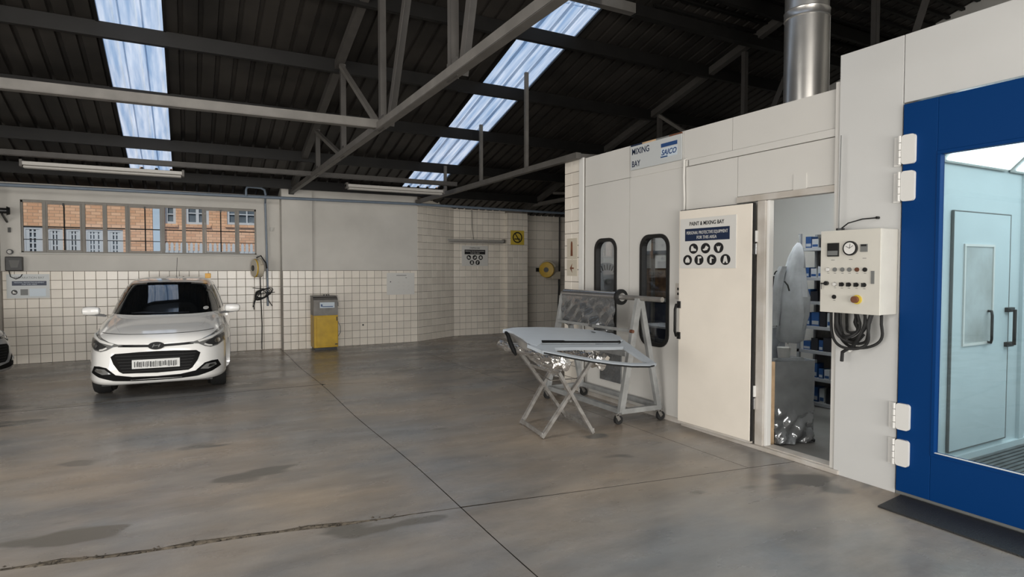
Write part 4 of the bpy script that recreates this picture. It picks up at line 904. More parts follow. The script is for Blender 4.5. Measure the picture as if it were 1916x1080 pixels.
# exhaust duct through the booth roof
t = thing('exhaust_duct', (6.0, 4.35, 2.985), 'shiny round metal exhaust duct rising from the booth roof', 'duct')
MB().cyl((6, 4.35, 2.985), (6, 4.35, 4.32), .225, 40).build('lower_section', M['stainless'], t, smooth=True)
MB().lathe((6, 4.35, 4.30), (0, 0, 1), [(0, .228), (.01, .234), (.02, .230), (.08, .230), (.09, .234), (.10, .226)], 40).build('joint_collar', M['stainless'], t, smooth=True)
MB().cyl((6, 4.35, 4.40), (6, 4.35, 5.30), .222, 40).build('upper_section', M['stainless'], t, smooth=True)
MB().box(6 + .225 * math.cos(R(-55)) - .004, 6 + .225 * math.cos(R(-55)) + .004, 4.35 + .225 * math.sin(R(-55)) - .004, 4.35 + .225 * math.sin(R(-55)) + .004, 2.99, 4.3).build('seam', M['chrome'], t)

# ---- control box on the corner panel
CBX = thing('control_panel', (4.3, 2.67, 1.27), 'beige electrical control box with gauge and buttons on the booth corner', 'control panel')
cy0, cy1, cz0, cz1, cxf = 2.452, 2.895, 1.275, 1.875, 4.20
boxo('enclosure', M['ctrl'], CBX, (cxf + .018, XF, cy0, cy1, cz0, cz1), bevel=.004)
boxo('front_door', M['ctrl'], CBX, (cxf, cxf + .016, cy0 - .002, cy1 + .002, cz0 - .002, cz1 + .002), bevel=.004)
CF = FR((cxf, 0, 0), (0, -1, 0), (-1, 0, 0))
def cu(fx): return -cy1 + (cy1 - cy0) * fx
def cv(fz): return cz1 - (cz1 - cz0) * fz
# fractions from the photographed front face
def cbox(f0, f1, g0, g1, d, nm, m, par=None, d0=0): return CF.box(MB(), cu(f0), cu(f1), cv(g1), cv(g0), d0, d).build(nm, M[m], par or CBX)
s_ = cbox(.13, .325, .15, .315, .012, 'display', 'black'); cbox(.14, .315, .245, .30, .0135, 'display_label', 'grey_plastic', s_, .012)
gx, gz = cu(.525), cv(.22)
g_ = CF.disc(MB(), gx, gz, .052, 0, .018, 32).build('gauge', M['black'], CBX); CF.disc(MB(), gx, gz, .042, .018, .019, 32).build('gauge_face', M['white_plastic'], g_)
for a in (35, 80, 150): MB().bar(CF.P(gx, gz, .0195), CF.P(gx + .033 * math.cos(R(a)), gz + .033 * math.sin(R(a)), .0195), .003, .001, up=(1, 0, 0)).build('needle', M['black'], g_)
s_ = cbox(.69, .80, .175, .265, .008, 'counter', 'grey_plastic'); cbox(.70, .79, .18, .20, .009, 'counter_window', 'black', s_, .008)
cbox(.865, .915, .49, .64, .006, 'latch', 'grey_plastic')
for f_, g1_ in ((.22, .355), (.525, .350), (.75, .338)): cbox(f_ - .03, f_ + .03, g1_, g1_ + .006, .001, 'caption', 'grey_plastic')
def btn(fx, fz, m, r=.0155, nm='button', dd=.014):
    b = CF.disc(MB(), cu(fx), cv(fz), r, 0, dd * .5, 20).build(nm, M['chrome' if m == 'white_plastic' else m], CBX); CF.disc(MB(), cu(fx), cv(fz), r * .8, dd * .5, dd, 20).build('cap', M[m], b)
    cbox(fx - .02, fx + .02, fz + .042, fz + .047, .001, 'caption', 'grey_plastic')
for fx, m in ((.14, 'white_plastic'), (.26, 'grey_plastic'), (.39, 'grey_plastic'), (.51, 'grey_plastic'), (.635, 'rust'), (.765, 'black')): btn(fx, .475, m)
for fx, m in ((.265, 'white_plastic'), (.385, 'black'), (.505, 'black'), (.63, 'black'), (.755, 'black')):
    btn(fx, .655, m)
    if m == 'black': CF.box(MB(), cu(fx) - .005, cu(fx) + .005, cv(.655) - .014, cv(.655) + .014, .014, .03).build('selector_knob', M['black'], CBX)
b = CF.disc(MB(), cu(.12), cv(.645), .016, 0, .02, 16).build('key_switch', M['black'], CBX); CF.box(MB(), cu(.04), cu(.12), cv(.655), cv(.64), .02, .024).build('key', M['black'], b); CF.box(MB(), cu(.045), cu(.058), cv(.72), cv(.65), .02, .023).build('key', M['grey_plastic'], b)
btn(.255, .81, 'black')
CF.disc(MB(), cu(.65), cv(.83), .033, 0, .010, 24).build('emergency_stop_collar', M['sign_yellow'], CBX); b = CF.disc(MB(), cu(.635), cv(.83), .024, .010, .035, 24).build('emergency_stop', M['rust'], CBX)
MB().tube([(4.33, 2.83, 1.875), (4.33, 2.83, 1.90)], .03, 8).build('gland', M['black'], CBX)
MB().tube([(4.33, 2.82, 1.90), (4.33, 2.77, 1.935), (4.36, 2.68, 1.96), (4.40, 2.60, 1.965)], .005, 6).build('wire', M['black'], CBX)
MB().cyl((4.385, 2.595, 1.965), (4.408, 2.59, 1.965), .01, 8).build('wire_end', M['black'], CBX)
MB().tube([(4.34, 2.85, 1.89), (4.35, 2.85, 2.6)], .004, 6).build('feed_wire', M['grey_plastic'], CBX)
# looped cables below
t = thing('cable_bundle', (4.33, 2.7, 1.0), 'bundle of thick black cables looped under the control box', 'cable')
rc = random.Random(2)
for k in range(8):
    ya_ = 2.855 - .018 * k * .6; yb_ = 2.52 + .026 * k; low = 1.005 + .016 * k + rc.uniform(-.01, .01); x = 4.28 + rc.uniform(-.03, .07); pts = []
    for i in range(25):
        a = math.pi * i / 24; yy = (ya_ + yb_) / 2 + (ya_ - yb_) / 2 * math.cos(a); pts.append((x + .02 * math.sin(3 * a + k), yy + .012 * math.sin(2 * a + k), 1.20 - (1.20 - low) * (math.sin(a) ** .75)))
    pts = [(x, ya_, 1.275)] + pts + [(x, yb_, 1.275)]
    MB().tube(pts, .0105, 8).build('cable', M['rubber'], t, smooth=True)
MB().tube([(4.30, 2.62, 1.12), (4.31, 2.70, 1.03), (4.32, 2.79, .97), (4.33, 2.80, .90)], .013, 8).build('cable_tail', M['rubber'], t, smooth=True)
MB().cyl((4.36, 2.77, .985), (4.36, 2.72, 1.03), .02, 10).build('white_sleeve', M['white_plastic'], t)

# ================================================================== FILM RACK
t = thing('film_rack', (4.1, 5.5, 0), 'grey wheeled A-frame rack holding a roll of masking film', 'rack')
m = M['rack']
for y, dx in ((4.84, 0), (6.25, 0)):
    MB().bar((3.865, y, .13), (4.085, y, 1.27), .065, .045, up=(0, 1, 0)).build('leg', m, t); MB().bar((4.35, y - .02, .12), (4.12, y, 1.25), .055, .045, up=(0, 1, 0)).build('leg', m, t)
    MB().bar((3.86, y, .14), (4.37, y - .02, .14), .05, .05).build('foot_rail', m, t)
    boxo('apex_plate', m, t, (4.06, 4.14, y - .03, y + .03, 1.235, 1.29))
MB().bar((4.37, 4.86, .14), (4.37, 6.23, .14), .05, .05).build('base_rail', m, t); MB().bar((3.87, 4.86, .14), (3.87, 6.23, .14), .05, .05).build('base_rail', m, t)
MB().bar((3.955, 4.86, .72), (3.955, 6.25, .72), .05, .05).build('cross_rail', m, t); MB().bar((4.0, 4.82, .955), (4.0, 6.27, .955), .022, .03).build('tear_bar', m, t)
MB().cyl((3.985, 4.80, .955), (3.985, 4.84, .955), .018, 10).build('bolt', M['rust'], t)
MB().cyl((4.10, 4.50, 1.29), (4.10, 6.30, 1.29), .026, 14).build('spindle', M['cab_grey'], t, smooth=True)
MB().cyl((4.10, 5.13, 1.29), (4.10, 5.16, 1.29), .085, 24).build('roll_flange', M['black'], t); MB().cyl((4.10, 5.12, 1.29), (4.10, 5.13, 1.29), .045, 20).build('hub', M['chrome'], t)
MB().cyl((4.10, 5.16, 1.29), (4.10, 6.22, 1.29), .055, 24).build('film_roll', mat('film_roll', (.45, .45, .45), .15, metal=.8), t, smooth=True)
mb = MB(); nx, nz = 44, 26
for j in range(nz + 1):
    for i in range(nx + 1):
        s = i / nx; q = j / nz; y = 5.18 + 1.02 * s; z = 1.27 - (.33 + .03 * math.sin(s * 9)) * q
        d = q * (.018 * math.sin(s * 13 + q * 7) + .012 * math.sin(s * 29 - q * 13) + .02 * math.sin(s * 5 + q * 3))
        mb.v.append(Vector((4.045 - .0 * q + d - .02 * q, y, z)))
for j in range(nz):
    for i in range(nx): a = j * (nx + 1) + i; mb.f.append((a, a + 1, a + nx + 2, a + nx + 1))
mb.build('hanging_film', M['film'], t, smooth=True)
tag(boxo('film_patch', M['film'], None, (4.425, 4.444, 5.55, 5.95, .25, .62), loc=(4.43, 5.75, .25)), 'square patch of grey masking film on the booth wall behind the rack', 'film')
for x, y in ((3.85, 4.88), (4.36, 4.82), (3.85, 6.26), (4.36, 6.22)):
    c = boxo('caster', M['cab_grey'], t, (x - .03, x + .03, y - .025, y + .025, .095, .115)); 
    MB().cyl((x + .015, y - .018, .047), (x + .015, y + .018, .047), .047, 20).build('wheel', M['rubber'], c, smooth=True)
    for s_ in (-1, 1): MB().bar((x - .02, y + s_ * .023, .10), (x + .015, y + s_ * .023, .045), .035, .004, up=(0, 1, 0)).build('fork', M['cab_grey'], c)

# ================================================================== TRESTLE AND CAR DOOR
t = thing('folding_stand', (3.2, 5.0, 0), 'folding steel X-leg stand with foil-wrapped arms', 'stand')
Ln, Rn, Lf, Rf = Vector((2.898, 4.782, .012)), Vector((3.417, 4.686, .012)), Vector((2.978, 5.319, .012)), Vector((3.556, 5.381, .012))
TLn, TRn, TLf, TRf = Vector((2.98, 4.765, .76)), Vector((3.41, 4.69, .72)), Vector((2.955, 5.316, .76)), Vector((3.50, 5.375, .72))
for a_, b2 in ((Ln, TRn), (Rn, TLn), (Lf, TRf), (Rf, TLf)): MB().angle(a_, b2, .032, up=(0, 1, 0), t=.006).build('leg', M['stand'], t)
for a_, b2, z in ((Ln, Lf, .03), (Rn, Rf, .03)): MB().bar(a_ + Vector((0, 0, z)), b2 + Vector((0, 0, z)), .012, .04).build('foot_bar', M['stand'], t)
MB().bar(TLn.lerp(Rn, .2), TLf.lerp(Rf, .2), .02, .03).build('cross_bar', M['stand'], t)
MB().cyl((3.16, 4.70, .347), (3.16, 4.76, .347), .012, 8).build('pivot_bolt', M['cab_grey'], t); MB().cyl((3.26, 5.32, .342), (3.26, 5.37, .342), .012, 8).build('pivot_bolt', M['cab_grey'], t)
MB().tube([TRn.lerp(Ln, .22), Vector((3.28, 4.82, .53)), Vector((3.12, 5.0, .50)), TLf.lerp(Rf, .3)], .005, 6).build('chain', M['chrome'], t)
rf = random.Random(4)
def foil(p, q, r, name, par, n=30, m=18):
    p = Vector(p); q = Vector(q); mb = MB(); d = (q - p); ax = d.normalized(); a = ax.cross(Vector((0, 0, 1))).normalized(); b = ax.cross(a)
    for i in range(n + 1):
        s = i / n; base = r * (1 + .25 * math.sin(s * 9)) * (.55 if i in (0, n) else 1)
        for j in range(m):
            th = 2 * math.pi * j / m; rr = base * (1 + .22 * math.sin(th * 3 + s * 25) + rf.uniform(-.16, .16)); mb.v.append(p + d * s + (a * math.cos(th) + b * math.sin(th)) * rr)
    for i in range(n):
        for j in range(m): mb.f.append((i * m + j, i * m + (j + 1) % m, (i + 1) * m + (j + 1) % m, (i + 1) * m + j))
    mb.f.append(tuple(range(m))[::-1]); mb.f.append(tuple(n * m + j for j in range(m)))
    return mb.build(name, M['foil'], par)
foil((2.90, 5.68, .80), (2.99, 4.52, .765), .038, 'foil_wrapped_arm', t); foil((2.975, 4.66, .755), (2.99, 4.50, .755), .056, 'foil_bundle', t, 10, 16)
foil((3.50, 5.42, .745), (3.47, 4.62, .72), .036, 'foil_wrapped_arm', t); foil((3.475, 4.78, .715), (3.465, 4.60, .71), .056, 'foil_bundle', t, 10, 16)
# hanging foil sheet under the near left arm
mb = MB(); P0, P1, P2 = Vector((2.93, 5.3, .76)), Vector((3.0, 4.55, .73)), Vector((3.06, 4.80, .56)); n = 16
for i in range(n + 1):
    for j in range(n + 1 - i):
        u, v = i / n, j / n; mb.v.append(P0 * (1 - u - v) + P1 * u + P2 * v + Vector((rf.uniform(-.008, .008) + .012 * math.sin(u * 14), 0, rf.uniform(-.005, .005))))
idx = {}; k = 0
for i in range(n + 1):
    for j in range(n + 1 - i): idx[(i, j)] = k; k += 1
for i in range(n):
    for j in range(n - i):
        mb.f.append((idx[i, j], idx[i + 1, j], idx[i, j + 1]))
        if (i + 1, j + 1) in idx: mb.f.append((idx[i + 1, j], idx[i + 1, j + 1], idx[i, j + 1]))
mb.build('foil_apron', M['foil'], t)
# the car door lying on the stand
n = Vector((-.0634, -.2928, .9541)); CD = thing('car_body_panel', (3.2, 4.7, .85), 'grey primed car door lying flat on the folding stand', 'car door')
A0 = Vector((2.648, 5.103, .998)); ex = (Vector((3.642, 4.091, .754)) - A0).normalized(); ey = n.cross(ex)
def loc2(p): v = Vector(p) - A0; return (v.dot(ex), v.dot(ey))
skin = [(2.648, 5.103, .998), (2.76, 5.103, 1.006), (3.022, 5.038, 1.003), (3.299, 4.953, .996), (3.551, 4.853, .982), (3.67, 4.779, .967), (3.700, 4.66, .93), (3.66, 4.565, .895), (3.601, 4.544, .89), (2.884, 4.76, .909), (2.80, 4.72, .895), (2.741, 4.80, .915), (2.741, 4.893, .94), (2.713, 5.016, .976)]
def edge_axis(p):  # crown: skin curves down towards its far edge
    return Vector(p)
def grid_poly(poly, step, thick, name, m, crown=0., par=None, smooth=True):
    bm = bmesh.new(); vs = [bm.verts.new((*loc2(p), 0)) for p in poly]; f = bm.faces.new(vs)
    xs = [v.co.x for v in vs]; ys = [v.co.y for v in vs]
    x = min(xs) + step
    while x < max(xs): bmesh.ops.bisect_plane(bm, geom=bm.verts[:] + bm.edges[:] + bm.faces[:], plane_co=(x, 0, 0), plane_no=(1, 0, 0)); x += step
    y = min(ys) + step
    while y < max(ys): bmesh.ops.bisect_plane(bm, geom=bm.verts[:] + bm.edges[:] + bm.faces[:], plane_co=(0, y, 0), plane_no=(0, 1, 0)); y += step
    yc = sum(ys) / len(ys); hw = (max(ys) - min(ys)) / 2
    for v in bm.verts: v.co.z = crown * (1 - ((v.co.y - yc) / hw) ** 2)
    r_ = bmesh.ops.extrude_face_region(bm, geom=bm.faces[:]); 
    for e in r_['geom']:
        if isinstance(e, bmesh.types.BMVert): e.co.z -= thick
    bmesh.ops.recalc_face_normals(bm, faces=bm.faces); me = bpy.data.meshes.new(name)
    mt = Matrix(((ex.x, ey.x, n.x, A0.x), (ex.y, ey.y, n.y, A0.y), (ex.z, ey.z, n.z, A0.z), (0, 0, 0, 1))); bm.to_mesh(me); bm.free(); me.transform(Matrix.Translation(-wloc(par or CD)) @ mt)
    for p in me.polygons: p.use_smooth = smooth
    me.set_sharp_from_angle(angle=R(35)); me.materials.append(m); o = bpy.data.objects.new(name, me); COL.objects.link(o); o.parent = par or CD; WL[o.name] = wloc(par or CD); return o
grid_poly(skin, .06, .035, 'outer_skin', M['primer'], .025)
frame_pts = [(2.741, 4.80, .915), (2.874, 4.727, .898), (3.583, 4.521, .882), (3.66, 4.565, .895), (3.668, 4.513, .885), (3.645, 4.293, .816), (3.642, 4.091, .754), (3.576, 4.068, .742), (3.407, 4.13, .75), (3.122, 4.291, .781), (2.882, 4.526, .837), (2.798, 4.602, .855), (2.727, 4.768, .901)]
hole = [(2.935, 4.645, .878), (3.128, 4.600, .875), (3.50, 4.495, .868), (3.575, 4.44, .855), (3.590, 4.125, .760), (3.347, 4.205, .768), (3.148, 4.330, .794), (2.99, 4.475, .828)]
def strip(pts, w, th, name, m, off=0., closed=False):
    mb = MB()
    for a_, b2 in zip(pts[:-1], pts[1:]):
        a_ = Vector(a_) + n * off; b2 = Vector(b2) + n * off; e = (b2 - a_).normalized() * w * .3; mb.bar(a_ - e, b2 + e, w, th, up=n)
    return mb.build(name, m, CD)
belt = [(2.80, 4.735, .90), (2.90, 4.705, .893), (3.15, 4.63, .886), (3.40, 4.56, .884), (3.62, 4.52, .884)]
grid_poly([(2.741, 4.80, .915), (2.874, 4.727, .898), (3.583, 4.521, .882), (3.66, 4.56, .895), (3.60, 4.46, .862), (3.50, 4.480, .863), (3.128, 4.590, .872), (2.935, 4.635, .875), (2.90, 4.55, .846), (2.798, 4.602, .855), (2.727, 4.768, .901)], .08, .03, 'belt_panel', M['primer'])
rail = [(2.80, 4.600, .855), (2.89, 4.52, .836), (3.0, 4.425, .812), (3.13, 4.315, .787), (3.27, 4.215, .766), (3.42, 4.140, .750), (3.57, 4.085, .745), (3.62, 4.085, .751)]
strip(rail, .034, .024, 'window_frame', M['primer']); strip([Vector(p) + Vector((-.006, -.018, -.012)) for p in rail], .010, .012, 'frame_seal', M['black'])
grid_poly([(3.66, 4.565, .895), (3.695, 4.60, .91), (3.672, 4.30, .820), (3.660, 4.085, .752), (3.576, 4.068, .742), (3.585, 4.14, .765), (3.585, 4.44, .855)], .1, .024, 'pillar_frame', M['primer'])
strip([(2.884, 4.752, .912), (3.24, 4.647, .903), (3.600, 4.540, .894)], .034, .012, 'weather_strip', M['grille'], off=.010)
for p in ((3.47, 4.772, .952 + .024), (3.62, 4.731, .949 + .022)):
    v = Vector(p); MB().add([v + ex * a + ey * b + n * c for c in (0, .003) for a, b in [(.022 * math.cos(i * math.pi / 6), .007 * math.sin(i * math.pi / 6)) for i in range(12)]], [tuple(range(12))[::-1], tuple(range(12, 24))] + [(i, (i + 1) % 12, 12 + (i + 1) % 12, 12 + i) for i in range(12)]).build('handle_opening', M['black'], CD)
MB().tube([(2.665, 5.07, .985), (2.64, 4.98, .97), (2.64, 4.93, .90), (2.66, 4.90, .83), (2.675, 4.89, .79)], [.016, .019, .024, .023, .010], 8).build('door_check_strap', M['grille'], CD, smooth=True)
MB().bar((2.66, 4.93, .90), (2.80, 4.90, .89), .02, .012).build('strap_pin', M['black'], CD)
MB().bar((2.95, 4.55, .825), (3.02, 4.60, .74), .03, .02).build('hinge_tab', M['black'], CD)
grid_poly([(2.66, 5.085, .985), (2.74, 5.02, .96), (2.76, 4.80, .895), (2.75, 4.75, .88), (2.72, 4.84, .89), (2.70, 4.95, .93)], .1, .06, 'inner_panel', M['cab_grey'])

# ================================================================== CARS
def make_car(name, loc, yaw, paint, label, full=True):
    root = thing(name, (0, 0, 0), label, 'car'); 
    SL = [(.195, .10, 3.86, .755, 5.4), (.215, .05, 3.90, .780, 5.4), (.26, .015, 3.93, .80, 5.2), (.34, .0, 3.95, .805, 4.8), (.45, .01, 3.95, .810, 4.5), (.56, .02, 3.95, .812, 4.3), (.65, .045, 3.94, .812, 4), (.71, .07, 3.93, .808, 4), (.755, .11, 3.92, .80, 3.9),
          (.795, .22, 3.91, .785, 3.8), (.84, .38, 3.90, .770, 3.8), (.89, .60, 3.89, .750, 3.9), (.935, .82, 3.88, .725, 4), (.965, .96, 3.87, .705, 4), (1.02, 1.06, 3.85, .690, 4), (1.10, 1.20, 3.81, .668, 4), (1.18, 1.34, 3.75, .640, 4), (1.26, 1.48, 3.69, .610, 4), (1.34, 1.64, 3.60, .572, 4), (1.385, 1.76, 3.53, .545, 4),
          (1.415, 1.88, 3.46, .515, 4), (1.44, 2.06, 3.34, .47, 3.6), (1.455, 2.25, 3.2, .40, 3.2), (1.465, 2.5, 3.0, .27, 2.6), (1.468, 2.65, 2.85, .1, 2)]
    N = 96; mb = MB()
    for z, yf, yr, w, e in SL:
        c = (yf + yr) / 2; hl = (yr - yf) / 2
        for i in range(N):
            a = 2 * math.pi * i / N; ca, sa = math.cos(a), math.sin(a)
            mb.v.append(Vector((w * math.copysign(abs(sa) ** (2 / e), sa), c - hl * math.copysign(abs(ca) ** (2 / e), ca), z)))
    for j in range(len(SL) - 1):
        for i in range(N): mb.f.append((j * N + i, j * N + (i + 1) % N, (j + 1) * N + (i + 1) % N, (j + 1) * N + i))
    mb.f.append(tuple(range(N))[::-1]); mb.f.append(tuple((len(SL) - 1) * N + i for i in range(N)))
    body = mb.build('body', paint, root)
    # wheel arches
    cut = MB()
    for y in (.80, 3.33):
        for s in (-1, 1): cut.cyl((s * .52, y, .31), (s * .95, y, .31), .335, 32)
    co = cut.build('cutter', paint); bmod = body.modifiers.new('b', 'BOOLEAN'); bmod.operation = 'DIFFERENCE'; bmod.object = co; bmod.solver = 'EXACT'
    dg = bpy.context.evaluated_depsgraph_get(); dg.update(); me = bpy.data.meshes.new_from_object(body.evaluated_get(dg)); body.modifiers.clear(); body.data = me; bpy.data.objects.remove(co)
    for p in me.polygons: p.use_smooth = True
    me.set_sharp_from_angle(angle=R(38))
    bm = bmesh.new(); bm.from_mesh(me); tree = BVHTree.FromBMesh(bm); bm.free()
    def patch(nm, pts, m, off=.004, axis='front', par=None, step=.035, thick=.006, side=1):
        bm = bmesh.new(); vs = [bm.verts.new((p[0], 0, p[1])) for p in pts]; bm.faces.new(vs)
        xs = [p[0] for p in pts]; zs = [p[1] for p in pts]
        x = min(xs) + step
        while x < max(xs) - .002: bmesh.ops.bisect_plane(bm, geom=bm.verts[:] + bm.edges[:] + bm.faces[:], plane_co=(x, 0, 0), plane_no=(1, 0, 0)); x += step
        z = min(zs) + step
        while z < max(zs) - .002: bmesh.ops.bisect_plane(bm, geom=bm.verts[:] + bm.edges[:] + bm.faces[:], plane_co=(0, 0, z), plane_no=(0, 0, 1)); z += step
        bmesh.ops.triangulate(bm, faces=bm.faces[:])
        ok = True; pos = {}
        for v in bm.verts:
            if axis == 'front': o_, d_ = Vector((v.co.x, -3, v.co.z)), Vector((0, 1, 0))
            else: o_, d_ = Vector((side * 3, v.co.x, v.co.z)), Vector((-side, 0, 0))
            h, nn, _, _ = tree.ray_cast(o_, d_)
            if h is None: h = o_ + d_ * 3.4; nn = -d_
            nn = nn if nn.dot(d_) < 0 else -nn
            nn = (nn - d_ * .5).normalized(); pos[v] = (h + nn * off, nn)
        for v, (h, nn) in pos.items(): v.co = h
        nm_of = [pos[v][1] for v in bm.verts]
        r_ = bmesh.ops.extrude_face_region(bm, geom=bm.faces[:])
        ev = [e for e in r_['geom'] if isinstance(e, bmesh.types.BMVert)]
        dd = Vector((0, 1, 0)) if axis == 'front' else Vector((-side, 0, 0))
        for e in ev: e.co += dd * thick
        bmesh.ops.recalc_face_normals(bm, faces=bm.faces); me = bpy.data.meshes.new(nm); bm.to_mesh(me); bm.free()
        for p in me.polygons: p.use_smooth = True
        me.set_sharp_from_angle(angle=R(40)); me.materials.append(m)
        o = bpy.data.objects.new(nm, me); COL.objects.link(o); o.parent = par or root; WL[o.name] = Vector((0, 0, 0)); return o
    def mir(pts, s): return [(s * x, z) for x, z in pts]
    # glass
    ws_ = [(-.655, .985), (-.35, .972), (0, .968), (.35, .972), (.655, .985), (.60, 1.12), (.55, 1.25), (.50, 1.37), (.25, 1.392), (0, 1.397), (-.25, 1.392), (-.50, 1.37), (-.55, 1.25), (-.60, 1.12)]
    wsh = patch('windscreen', ws_, M['glass_dark'], .006)
    patch('licence_disc', [(.50 + .035 * math.cos(i * .628), 1.035 + .022 * math.sin(i * .628)) for i in range(10)], M['sign'], .009, par=wsh, step=.1)
    patch('wiper', [(-.38, .985), (.30, .980), (.30, .990), (-.1, .996), (-.25, 1.006), (-.38, .995)], M['black'], .016, par=wsh)
    for s in (1, -1):
        g_ = patch('side_window', [(1.32, 1.0), (3.35, 1.04), (3.28, 1.20), (3.05, 1.33), (2.0, 1.345), (1.75, 1.30)], M['glass_dark'], .004, 'side', side=s)
        patch('window_pillar', [(2.32, 1.0), (2.40, 1.0), (2.40, 1.34), (2.32, 1.34)], M['black'], .008, 'side', par=g_, side=s)
        patch('door_seam', [(1.22, .35), (1.228, .35), (1.228, .97), (1.22, .97)], M['print_black'], .002, 'side', side=s, thick=.002)
        patch('door_handle', [(2.10, .86), (2.27, .86), (2.27, .89), (2.10, .89)], paint, .02, 'side', side=s, thick=.02)
        patch('sill_trim', [(1.2, .215), (2.95, .215), (2.95, .27), (1.2, .27)], M['black'], .004, 'side', side=s)
    # front fascia
    gl = patch('grille', [(-.475, .545), (-.43, .578), (-.2, .590), (0, .593), (.2, .590), (.43, .578), (.475, .545), (.445, .46), (.385, .37), (.345, .345), (0, .335), (-.345, .345), (-.385, .37), (-.445, .46)], M['grille'], .004)
    for k in range(6):
        z = .365 + k * .036; w = .355 + .014 * k
        patch('grille_bar', [(-w, z), (w, z), (w, z + .006), (-w, z + .006)], M['rubber'], .006, par=gl, step=.08)
    pl = not full or patch('number_plate', [(-.25, .395), (.25, .395), (.25, .500), (-.25, .500)], M['plate'], .020, step=.25, thick=.015)
    rp = random.Random(9); mbp = MB(); x = -.225
    while x < .22 and full:
        w = rp.uniform(.004, .014); z0_ = .412 + rp.uniform(0, .012); z1_ = .485 - rp.uniform(0, .012); mbp.box(x, x + w, -.027, -.0245, z0_, z1_); x += w + rp.uniform(.006, .014)
    if full: mbp.build('plate_lettering', M['print_black'], pl, kind='stuff')
    patch('chin_strip', [(-.70, .345), (-.665, .425), (-.60, .430), (-.52, .415), (-.42, .33), (-.25, .300), (0, .292), (.25, .300), (.42, .33), (.52, .415), (.60, .430), (.665, .425), (.70, .345), (.60, .300), (.45, .262), (.25, .247), (0, .243), (-.25, .247), (-.45, .262), (-.60, .300)], M['grille'], .004)
    patch('hood_strip', [(-.40, .655), (0, .640), (.40, .655), (.40, .683), (0, .668), (-.40, .683)], M['black_gloss'], .005)
    em = patch('emblem', [(.088 * math.cos(i * math.pi / 12), .655 + .044 * math.sin(i * math.pi / 12)) for i in range(24)], M['black_gloss'], .014, step=.2, thick=.015)
    for a_ in ([(-.045, .637), (-.035, .637), (-.018, .673), (-.028, .673)], [(.018, .637), (.028, .637), (.045, .673), (.035, .673)], [(-.033, .650), (.030, .655), (.032, .662), (-.031, .657)]): patch('emblem_stroke', a_, M['grey_plastic'], .017, par=em, step=.2)
    patch('bonnet_seam', [(-.62, .805), (-.3, .792), (0, .789), (.3, .792), (.62, .805), (.62, .800), (.3, .787), (0, .784), (-.3, .787), (-.62, .800)], M['print_black'], .0015, thick=.002)
    for s in (1, -1):
        hl = patch('headlamp', mir([(.345, .668), (.50, .712), (.62, .765), (.705, .828), (.735, .815), (.752, .74), (.742, .645), (.66, .605), (.585, .597), (.52, .617), (.45, .655)], s), M['lamp_glass'], .006)
        patch('lamp_bowl', mir([(.52, .66), (.60, .70), (.73, .74), (.73, .655), (.66, .618), (.58, .612)], s), M['lamp_dark'], .010, par=hl)
        patch('lamp_strip', mir([(.46, .672), (.60, .705), (.725, .762), (.722, .786), (.60, .732), (.44, .690)], s), M['white_plastic'], .013, par=hl)
        patch('lamp_projector', mir([(.655 + .034 * math.cos(i * .628), .665 + .03 * math.sin(i * .628)) for i in range(10)], s), M['chrome'], .014, par=hl)
        patch('lamp_strip', mir([(.51, .635), (.56, .612), (.60, .607), (.60, .622), (.56, .632), (.52, .652)], s), M['white_plastic'], .013, par=hl)
        fg = patch('fog_lamp', mir([(.47, .345), (.535, .398), (.635, .402), (.65, .37), (.56, .335)], s), M['lamp_glass'], .010)
        patch('fog_reflector', mir([(.55, .355), (.57, .388), (.62, .388), (.63, .365)], s), M['chrome'], .014, par=fg)
        patch('bonnet_crease', mir([(.40, .80), (.50, .87), (.52, .95), (.525, .95), (.507, .87), (.408, .80)], s), paint, .003, thick=.004)
        # mirror
        mm = MB(); cx, cy, cz = s * .845, 1.12, 1.035
        for i, (t_, a_, b2) in enumerate(((-.10, .03, .028), (-.088, .05, .050), (-.03, .062, .060), (.04, .06, .058), (.085, .048, .046), (.10, .025, .022))):
            for j in range(16):
                th_ = 2 * math.pi * j / 16; mm.v.append(Vector((cx + t_, cy + a_ * math.cos(th_), cz + b2 * math.sin(th_))))
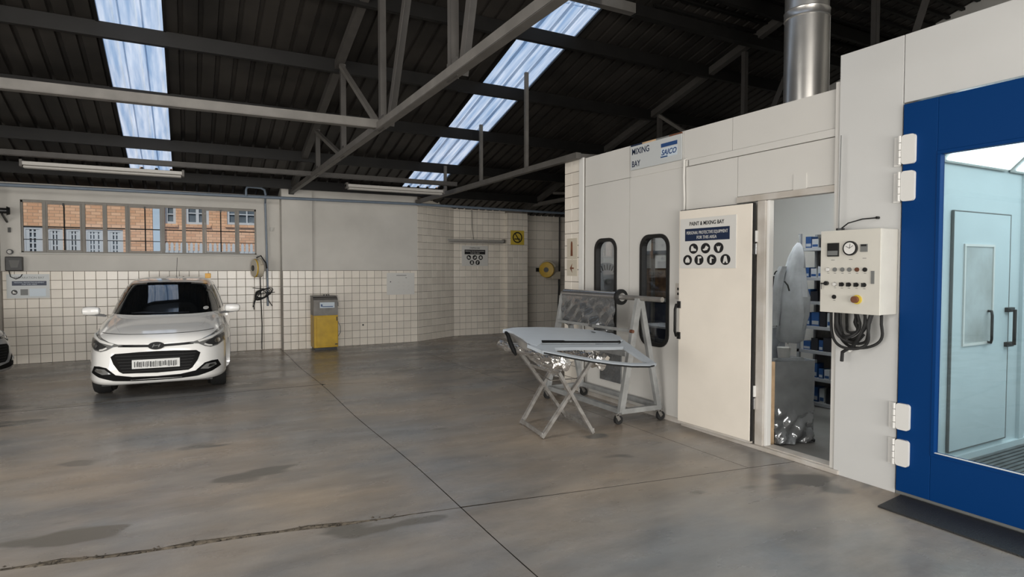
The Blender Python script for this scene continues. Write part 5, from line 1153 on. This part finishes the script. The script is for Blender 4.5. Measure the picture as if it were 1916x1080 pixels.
        for i in range(5):
            for j in range(16): mm.f.append((i * 16 + j, i * 16 + (j + 1) % 16, (i + 1) * 16 + (j + 1) % 16, (i + 1) * 16 + j))
        mm.f.append(tuple(range(16))[::-1]); mm.f.append(tuple(80 + j for j in range(16)))
        mo = mm.build('wing_mirror', paint, root, smooth=True)
        MB().bar((s * .68, 1.14, .965), (s * .90, 1.12, .992), .05, .022).build('mirror_base', M['black'], mo)
        MB().bar((s * .70, 1.13, .97), (s * .80, 1.12, .99), .05, .03).build('mirror_arm', M['black'], mo)
    # wheels
    for y in (.80, 3.33):
        for s in (-1, 1):
            w_ = MB().lathe((s * .56, y, .302), (s, 0, 0), [(0, .19), (.0, .285), (.03, .302), (.16, .302), (.19, .285), (.19, .20)], 36).build('wheel', M['rubber'], root, smooth=True)
            MB().lathe((s * .72, y, .302), (s, 0, 0), [(0, .20), (.022, .195), (.012, .18), (.018, .08), (.03, .04), (.031, .001)], 30).build('rim', M['stainless'], w_, smooth=True)
            MB().cyl((s * .53, y, .33), (s * .555, y, .33), .30, 28).build('arch_liner', M['black'], root)
    boxo('underbody', M['black'], root, (-.60, .60, .25, 3.7, .17, .21))
    boxo('roof_aerial', M['black'], root, (-.012, .012, 3.05, 3.10, 1.44, 1.47)); MB().cyl((0, 3.07, 1.46), (-.0, 3.30, 1.78), .0035, 6).build('aerial_rod', M['black'], root)
    if full:
        for x in (-.10, .12): MB().bar((x, 2.05, 1.437), (x + .02, 2.6, 1.468), .012, .008).build('roof_groove', M['black'], root)
    root.location = loc; root.rotation_euler = (0, 0, yaw); return root
c1 = make_car('car', (-.352, 8.44, 0), R(-3.5), M['car'], 'white hatchback parked head-on before the tiled back wall')
c2 = make_car('car', (-2.33, 10.0, 0), R(62), M['car2'], 'silver grey car corner cut off at the far left edge', False)
o = boxo('amber_marker', M['orange'], None, (.24, .32, 10.55, 10.61, 1.445, 1.52), loc=(.28, 10.58, 1.445), bevel=.008); tag(o, 'small amber marker block on the roof of the white hatchback', 'marker')
